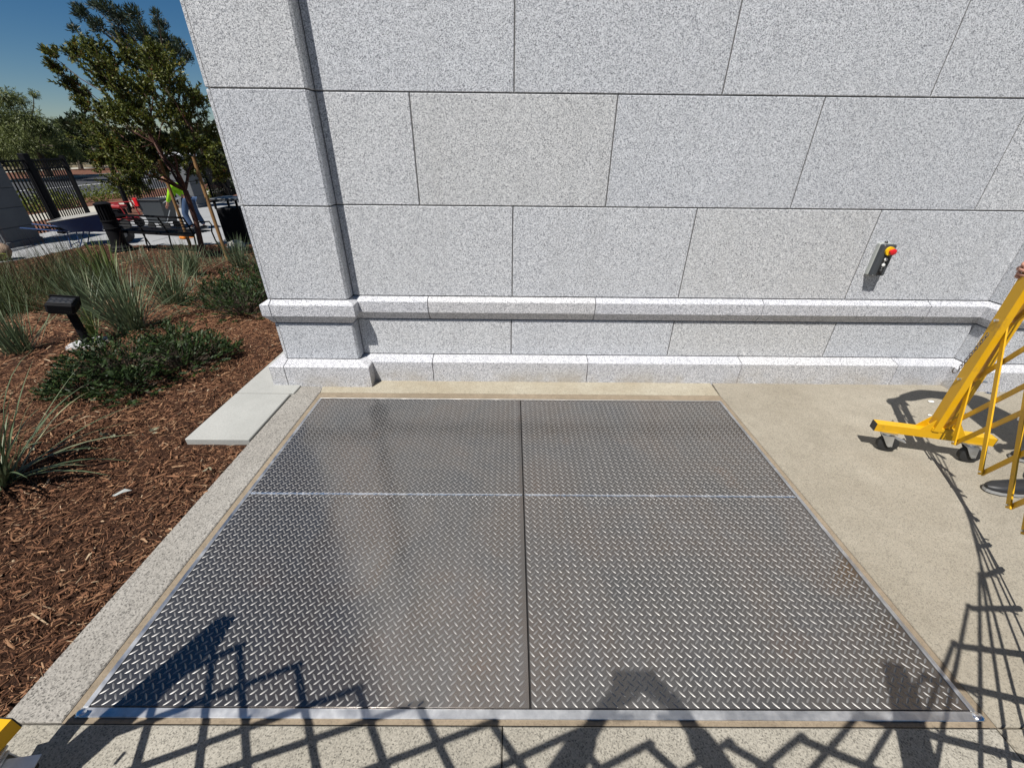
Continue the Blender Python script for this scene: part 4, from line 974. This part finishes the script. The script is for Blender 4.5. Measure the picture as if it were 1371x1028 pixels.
# ------------------------------------------------------------ wheelbarrow
wb = empty('wheelbarrow', (-10.4, 7.6, PZ), 'blue wheelbarrow with worn grey tray standing left of the ribbed bollard', 'wheelbarrow')
o0 = Vector((-10.42, 7.75, PZ)); dx = Vector((.72, .36, 0)).normalized(); dy = Vector((-dx.y, dx.x, 0))
def W_(a, b, z): return o0 + dx*a + dy*b + Vector((0,0,z))
def tray(inset, zlo):
    top = [W_(-.52, -.38+inset, .60+.0), W_(.52-inset, -.36+inset, .74), W_(.52-inset, .36-inset, .74), W_(-.52+inset, .38-inset, .60)]
    bot = [W_(-.22, -.25+inset, zlo), W_(.34-inset, -.22+inset, zlo), W_(.34-inset, .22-inset, zlo), W_(-.22+inset, .25-inset, zlo)]
    return top, bot
t1, b1_ = tray(0, .34); t2, b2_ = tray(.012, .355)
MB().add(t1+b1_, [(0,1,5,4),(1,2,6,5),(2,3,7,6),(3,0,4,7),(4,5,6,7)]).build('tray', BLUEP, wb)
t2 = [p+Vector((0,0,.002)) for p in t2]
MB().add(t2+b2_, [(0,4,5,1),(1,5,6,2),(2,6,7,3),(3,7,4,0),(4,7,6,5)]).build('tray_lining', GREYT, wb)
MB().tube([t1[0], t1[1], t1[2], t1[3], t1[0]], .014, 6).build('tray_rim', GREYT, wb, True)
for q in (-1, 1):
    MB().tube([W_(-1.05, .30*q, .50), W_(-.5, .27*q, .40), W_(.45, .12*q, .30), W_(.66, .06*q, .22)], .017, 7).build('handle', BLUEP, wb, True)
    MB().tube([W_(-.30, .26*q, .37), W_(-.36, .27*q, .01), W_(-.20, .27*q, .01), W_(-.02, .22*q, .34)], .013, 7).build('leg', BLUEP, wb, True)
MB().tube([W_(-.36, -.27, .05), W_(-.36, .27, .05)], .010, 6).build('leg_brace', BLUEP, wb)
MB().tube([W_(.66, -.045, .20), W_(.66, -.03, .20), W_(.66, .03, .20), W_(.66, .045, .20)], [.16, .195, .195, .16], 24).build('wheel', RUBBER, wb, True)
MB().tube([W_(.66, -.05, .20), W_(.66, .05, .20)], .07, 14).build('hub', GREYT, wb, True)

# ------------------------------------------------------------ trash can and small tools
tc = empty('trash_can', (-7.05, 8.35, PZ), 'black square trash can with raised lid beside the building edge', 'trash can')
MB().box(-7.36, -6.78, 8.10, 8.68, PZ+.02, PZ+.82, .03).build('bin', BLACKM, tc)
for a in (-7.34, -6.80):
    for b in (8.12, 8.66): MB().box(a-.02, a+.02, b-.02, b+.02, PZ+.80, PZ+1.02).build('lid_post', BLACKM, tc)
MB().box(-7.40, -6.74, 8.06, 8.72, PZ+1.0, PZ+1.05, .015).build('lid', GREYBOX, tc)

cm = empty('red_compactor', (-11.5, 10.1, PZ), 'red machine with dark wheels and tubular frame standing on the paving behind the bench', 'machine')
cx, cy = -11.55, 10.10
MB().box(cx-.38, cx+.36, cy-.22, cy+.24, PZ+.22, PZ+.30, .02).build('deck', REDM, cm)
MB().box(cx-.18, cx+.14, cy-.16, cy+.16, PZ+.30, PZ+.54, .04).build('engine', BLACKM, cm)
MB().box(cx-.12, cx+.22, cy-.14, cy+.14, PZ+.54, PZ+.64, .03).build('tank', REDM, cm)
MB().tube([(cx-.40, cy-.24, PZ+.28), (cx-.36, cy-.24, PZ+.66), (cx+.30, cy-.24, PZ+.70), (cx+.40, cy-.24, PZ+.28)], .018, 7).build('frame_tube', REDM, cm, True)
MB().tube([(cx-.40, cy+.24, PZ+.28), (cx-.36, cy+.24, PZ+.66), (cx+.30, cy+.24, PZ+.70), (cx+.40, cy+.24, PZ+.28)], .018, 7).build('frame_tube', REDM, cm, True)
blob('fuel_cap', (cx-.26, cy-.12, PZ+.60), .06, (1,1,.6), YELLOW2, cm, 6); blob('air_filter', (cx-.34, cy-.05, PZ+.58), .08, (1,1,.8), WHITEP, cm, 7)
for a in (-.27, .27):
    for b in (-.25, .25): MB().tube([(cx+a, cy+b-.03, PZ+.14), (cx+a, cy+b+.03, PZ+.14)], .14, 18).build('wheel', RUBBER, cm, True)
vc = empty('tool_cart', (-10.3, 10.1, PZ), 'grey wheeled bin with red latch standing in front of the worker', 'cart')
cx, cy = -10.35, 10.10
bm_ = MB(); bm_.add([(cx-.26, cy-.22, PZ+.20), (cx+.26, cy-.22, PZ+.20), (cx+.26, cy+.22, PZ+.20), (cx-.26, cy+.22, PZ+.20), (cx-.36, cy-.28, PZ+.78), (cx+.34, cy-.28, PZ+.78), (cx+.34, cy+.28, PZ+.78), (cx-.36, cy+.28, PZ+.78)], [(0,1,2,3),(7,6,5,4),(0,4,5,1),(1,5,6,2),(2,6,7,3),(3,7,4,0)])
bm_.build('bin', GREYBOX, vc); MB().box(cx-.38, cx+.36, cy-.30, cy+.30, PZ+.78, PZ+.82, .01).build('lid', BLACKP, vc)
MB().box(cx-.385, cx-.28, cy-.32, cy-.27, PZ+.64, PZ+.86, .01).build('latch', REDP, vc)
MB().tube([(cx+.34, cy-.2, PZ+.72), (cx+.62, cy-.2, PZ+.84), (cx+.62, cy+.2, PZ+.84), (cx+.34, cy+.2, PZ+.72)], .015, 6).build('handle', ZINC, vc, True)
for a in (-.22, .22):
    for b in (-.2, .2): MB().tube([(cx+a, cy+b-.025, PZ+.10), (cx+a, cy+b+.025, PZ+.10)], .10, 16).build('wheel', RUBBER, vc, True)
MB().tube([(cx+.1, cy-.30, PZ+.18), (cx+.35, cy-.32, PZ+.22), (cx+.55, cy-.30, PZ+.55)], .012, 6).build('brace', ZINC, vc, True)
ot = empty('orange_tool', (-8.75, 8.6, PZ), 'small orange hand tool lying on the paving under the bench', 'tool')
ORG = paint_mat('orange_plastic', (.75, .22, .01), .5)
MB().box(-8.85, -8.70, 8.52, 8.64, PZ, PZ+.07, .015).build('body', ORG, ot); MB().box(-8.86, -8.80, 8.55, 8.62, PZ+.07, PZ+.13, .01).build('motor', BLACKP, ot); MB().bar((-8.70, 8.58, PZ+.03), (-8.52, 8.66, PZ+.03), .03, .03).build('grip', ORG, ot)
bd = MB().tube([(-7.95, 10.0, PZ+.01), (-7.9, 10.3, PZ+.02), (-7.5, 10.35, PZ+.01), (-7.45, 10.1, PZ+.02), (-7.8, 10.2, PZ+.01)], .012, 6).build('yellow_cord', YELLOW2, None, True); tag(bd, 'loose yellow cord on the paving behind the tree', 'cord')
rk = MB().lathe([(.16, 0), (.2, .08), (.16, .18), (.05, .22)], (-6.6, 7.3, PZ), 12).build('grey_bucket', GREYT, None, True); tag(rk, 'small grey rounded bucket at the foot of the trash can', 'bucket')

# ------------------------------------------------------------ worker bending in the plaza
Q = Vector((-9.35, 9.95, PZ))
person(Q, dict(pelvis=Q+Vector((.05,.05,.86)), belly=Q+Vector((-.03,.0,1.0)), chest=Q+Vector((-.15,-.05,1.14)), neck=Q+Vector((-.25,-.10,1.26)), head=Q+Vector((-.33,-.13,1.34)), crown=Q+Vector((-.38,-.15,1.42)),
    shL=Q+Vector((-.10,-.24,1.16)), elL=Q+Vector((-.22,-.28,.92)), wrL=Q+Vector((-.36,-.26,.74)), shR=Q+Vector((-.22,.13,1.18)), elR=Q+Vector((-.38,.12,.95)), wrR=Q+Vector((-.50,.02,.78)),
    hipL=Q+Vector((.03,-.06,.80)), knL=Q+Vector((-.08,-.12,.44)), anL=Q+Vector((.0,-.12,.09)), toeL=Q+Vector((-.22,-.17,.0)), hipR=Q+Vector((.05,.13,.80)), knR=Q+Vector((.05,.18,.44)), anR=Q+Vector((.16,.18,.09)), toeR=Q+Vector((-.06,.20,.0))),
    'worker in a lime green shirt and jeans bending behind the staked tree', None, LIME, DENIM, sleeve='long', look=(-.8, -.3, -.5))

# ------------------------------------------------------------ pillars, gates and fences
def pillar(x0, x1, y0, y1, h, label, cap=True):
    pr = empty('gate_pillar', ((x0+x1)/2, (y0+y1)/2, PZ), label, 'pillar', 'rendered gate pillars'); z = PZ; k = 0
    while z < PZ+h-.05:
        z1 = min(z+.42, PZ+h); MB().box(x0, x1, y0, y1, z+.004, z1-.004, .008).build('stone_course', PILLAR, pr); z = z1
    MB().box(x0+.015, x1-.015, y0+.015, y1-.015, PZ-.05, PZ+h-.01).build('mortar', MORTAR, pr)
    if cap: MB().box(x0-.08, x1+.08, y0-.08, y1+.08, PZ+h, PZ+h+.10, .02).build('cap', CAPS, pr)
    MB().box(x0-.03, x1+.03, y0-.03, y1+.03, PZ-.02, PZ+.12, .01).build('plinth', PILLAR, pr)
pillar(-12.75, -12.0, 7.25, 8.05, 2.05, 'grey rendered pillar at the left photo edge behind the wheelbarrow')
pillar(-13.15, -12.45, 14.75, 15.5, 1.78, 'grey pillar with white cap behind the lime shirted worker')
pillar(-14.05, -13.55, 15.75, 16.2, 1.80, 'narrow pillar with white cap left of the worker')
def fence(a, b, h, label, name='metal_fence', cat='fence', step=.105, post=(True, True), pr=.035, w=.024, group=None, rails=(.12, .86, .97)):
    a = Vector((*a, PZ)); b = Vector((*b, PZ)); root = empty(name, (a+b)/2, label, cat, group); d = (b-a); L = d.length; d.normalize(); u = Vector((0,0,1))
    for f in rails: MB().bar(a+u*h*f, b+u*h*f, .03, .035).build('rail', BLACKM, root)
    n = int(L/step); me = None
    for k in range(1, n):
        p = a + d*(L*k/n)
        if me is None:
            o = MB().bar(p+u*.10, p+u*h, w, w, (d.x, d.y, 0)).build('picket', BLACKM, root); me = o.data; p0 = p
        else:
            o = bpy.data.objects.new('picket', me); COL.objects.link(o); o.parent = root; o.matrix_parent_inverse = Matrix.Translation(-Vector(root.location)); o.location = p-p0
    for f, (q, on) in enumerate(zip((a, b), post)):
        if on: MB().bar(q, q+u*(h+.06), pr*2, pr*2, (d.x, d.y, 0)).build('post', BLACKM, root)
    return root
fence((-12.1, 5.9), (-12.58, 9.2), 1.82, 'black picket fence panel left of the thick gate post behind the pillar', pr=.03, rails=(.10, .87, .98))
fence((-12.62, 9.26), (-13.1, 10.76), 1.82, 'open black picket gate leaf standing behind the wheelbarrow', 'gate_leaf', 'gate', pr=.045, rails=(.10, .87, .98))
MB().box(-12.68, -12.52, 9.14, 9.30, PZ, PZ+1.95, .01).build('gate_post', BLACKM); tag(bpy.data.objects['gate_post'], 'thick black gate post at the hinge of the open gate leaf', 'post')
fence((-13.9, 13.2), (-13.75, 15.6), 1.80, 'black picket gate leaf partly hidden by the staked tree, left of the worker', 'gate_leaf', 'gate', pr=.045, rails=(.08, .60, .88, .98))
fence((-12.5, 15.9), (-14.2, 22.0), 1.70, 'black picket fence running behind the trash can to the right', rails=(.08, .86, .97))
fence((-12.3, 0.0), (-12.1, 5.8), 1.82, 'black picket fence continuing left beyond the photo edge')
o = blob('tan_stone', (-10.95, 6.15, PZ+.17), .20, (1,.8,.9), concrete_mat('tan_rock', (.38,.27,.18), (.3,.22,.16), .2, 3, 60, .3), None, 9); tag(o, 'tan rounded boulder at the left edge below the pillar', 'boulder')
# lime groundcover along the walk
LIMEL = ['low lime shrub on the verge seen through the middle of the open gate leaf', 'low lime shrub on the verge at the free end of the open gate leaf', 'low lime shrub on the verge just right of the open gate leaf', 'low lime shrub on the verge seen beside the thick gate post', 'low lime shrub on the verge behind the staked tree branches', 'farthest low lime shrub on the verge under the tree crown', 'low lime shrub nearest the walk right of the thick gate post', 'low lime shrub nearest the walk left of the thick gate post', 'lime shrub at the far end of the picket fence behind the trash can', 'lime shrub at the near end of the picket fence behind the trash can', 'lime shrub beside the tan boulder at the left edge']
r = random.Random(12)
for k, (x, y, rad) in enumerate(((-18.3, 13.6, .50), (-18.6, 15.0, .55), (-18.2, 16.4, .5), (-18.7, 12.3, .5), (-18.4, 17.8, .55), (-18.8, 19.4, .6), (-17.6, 14.4, .4), (-17.7, 12.9, .4), (-13.9, 18.0, .4), (-13.6, 16.9, .35), (-11.3, 5.6, .35))):
    o = foliage('low_shrub', [(x, y, PZ+rad*.35, rad), (x+.3, y+.25, PZ+rad*.3, rad*.7)], 1500, .10, .05, L_LIME, 140+k)
    tag(o, LIMEL[k], 'shrub', 'low lime shrubs by the gates')
# plaza flagstones near enough to be told apart
k = 0
for ix_ in range(9):
    for iy in range(7):
        x0 = -13.0 + ix_*1.22; y0 = 7.0 + iy*1.22 + (.61 if ix_ % 2 else 0)
        cxx, cyy = x0+.6, y0+.6
        if inside_bed(np.array(x0+.9), np.array(y0)) or x0 < -13.1: continue
        o = MB().box(x0+.004, x0+1.216, y0+.004, y0+1.216, PZ-.03, PZ-.004, .003).build('flagstone', PLAZA); o['kind'] = 'structure'
# grit on the pavement by the barricade
for (x, y, s_, lab) in ((3.10, -.34, .016, 'small white stone chip on the pavement by the barricade shadow'), (2.93, -.52, .010, 'tiny white stone chip nearest the barricade mast')):
    tag(blob('stone_chip', (x, y, .004), s_, (1.3,.8,.4), WHITEP, None, 3), lab, 'stone chip')
# control box feed conduit
MB().tube([(2.532, -.018, 1.060), (2.532, -.018, 1.066), (2.532, -.018, 1.072)], [.010, .010, .006], 12).build('cable_gland', BLACKP, cb)
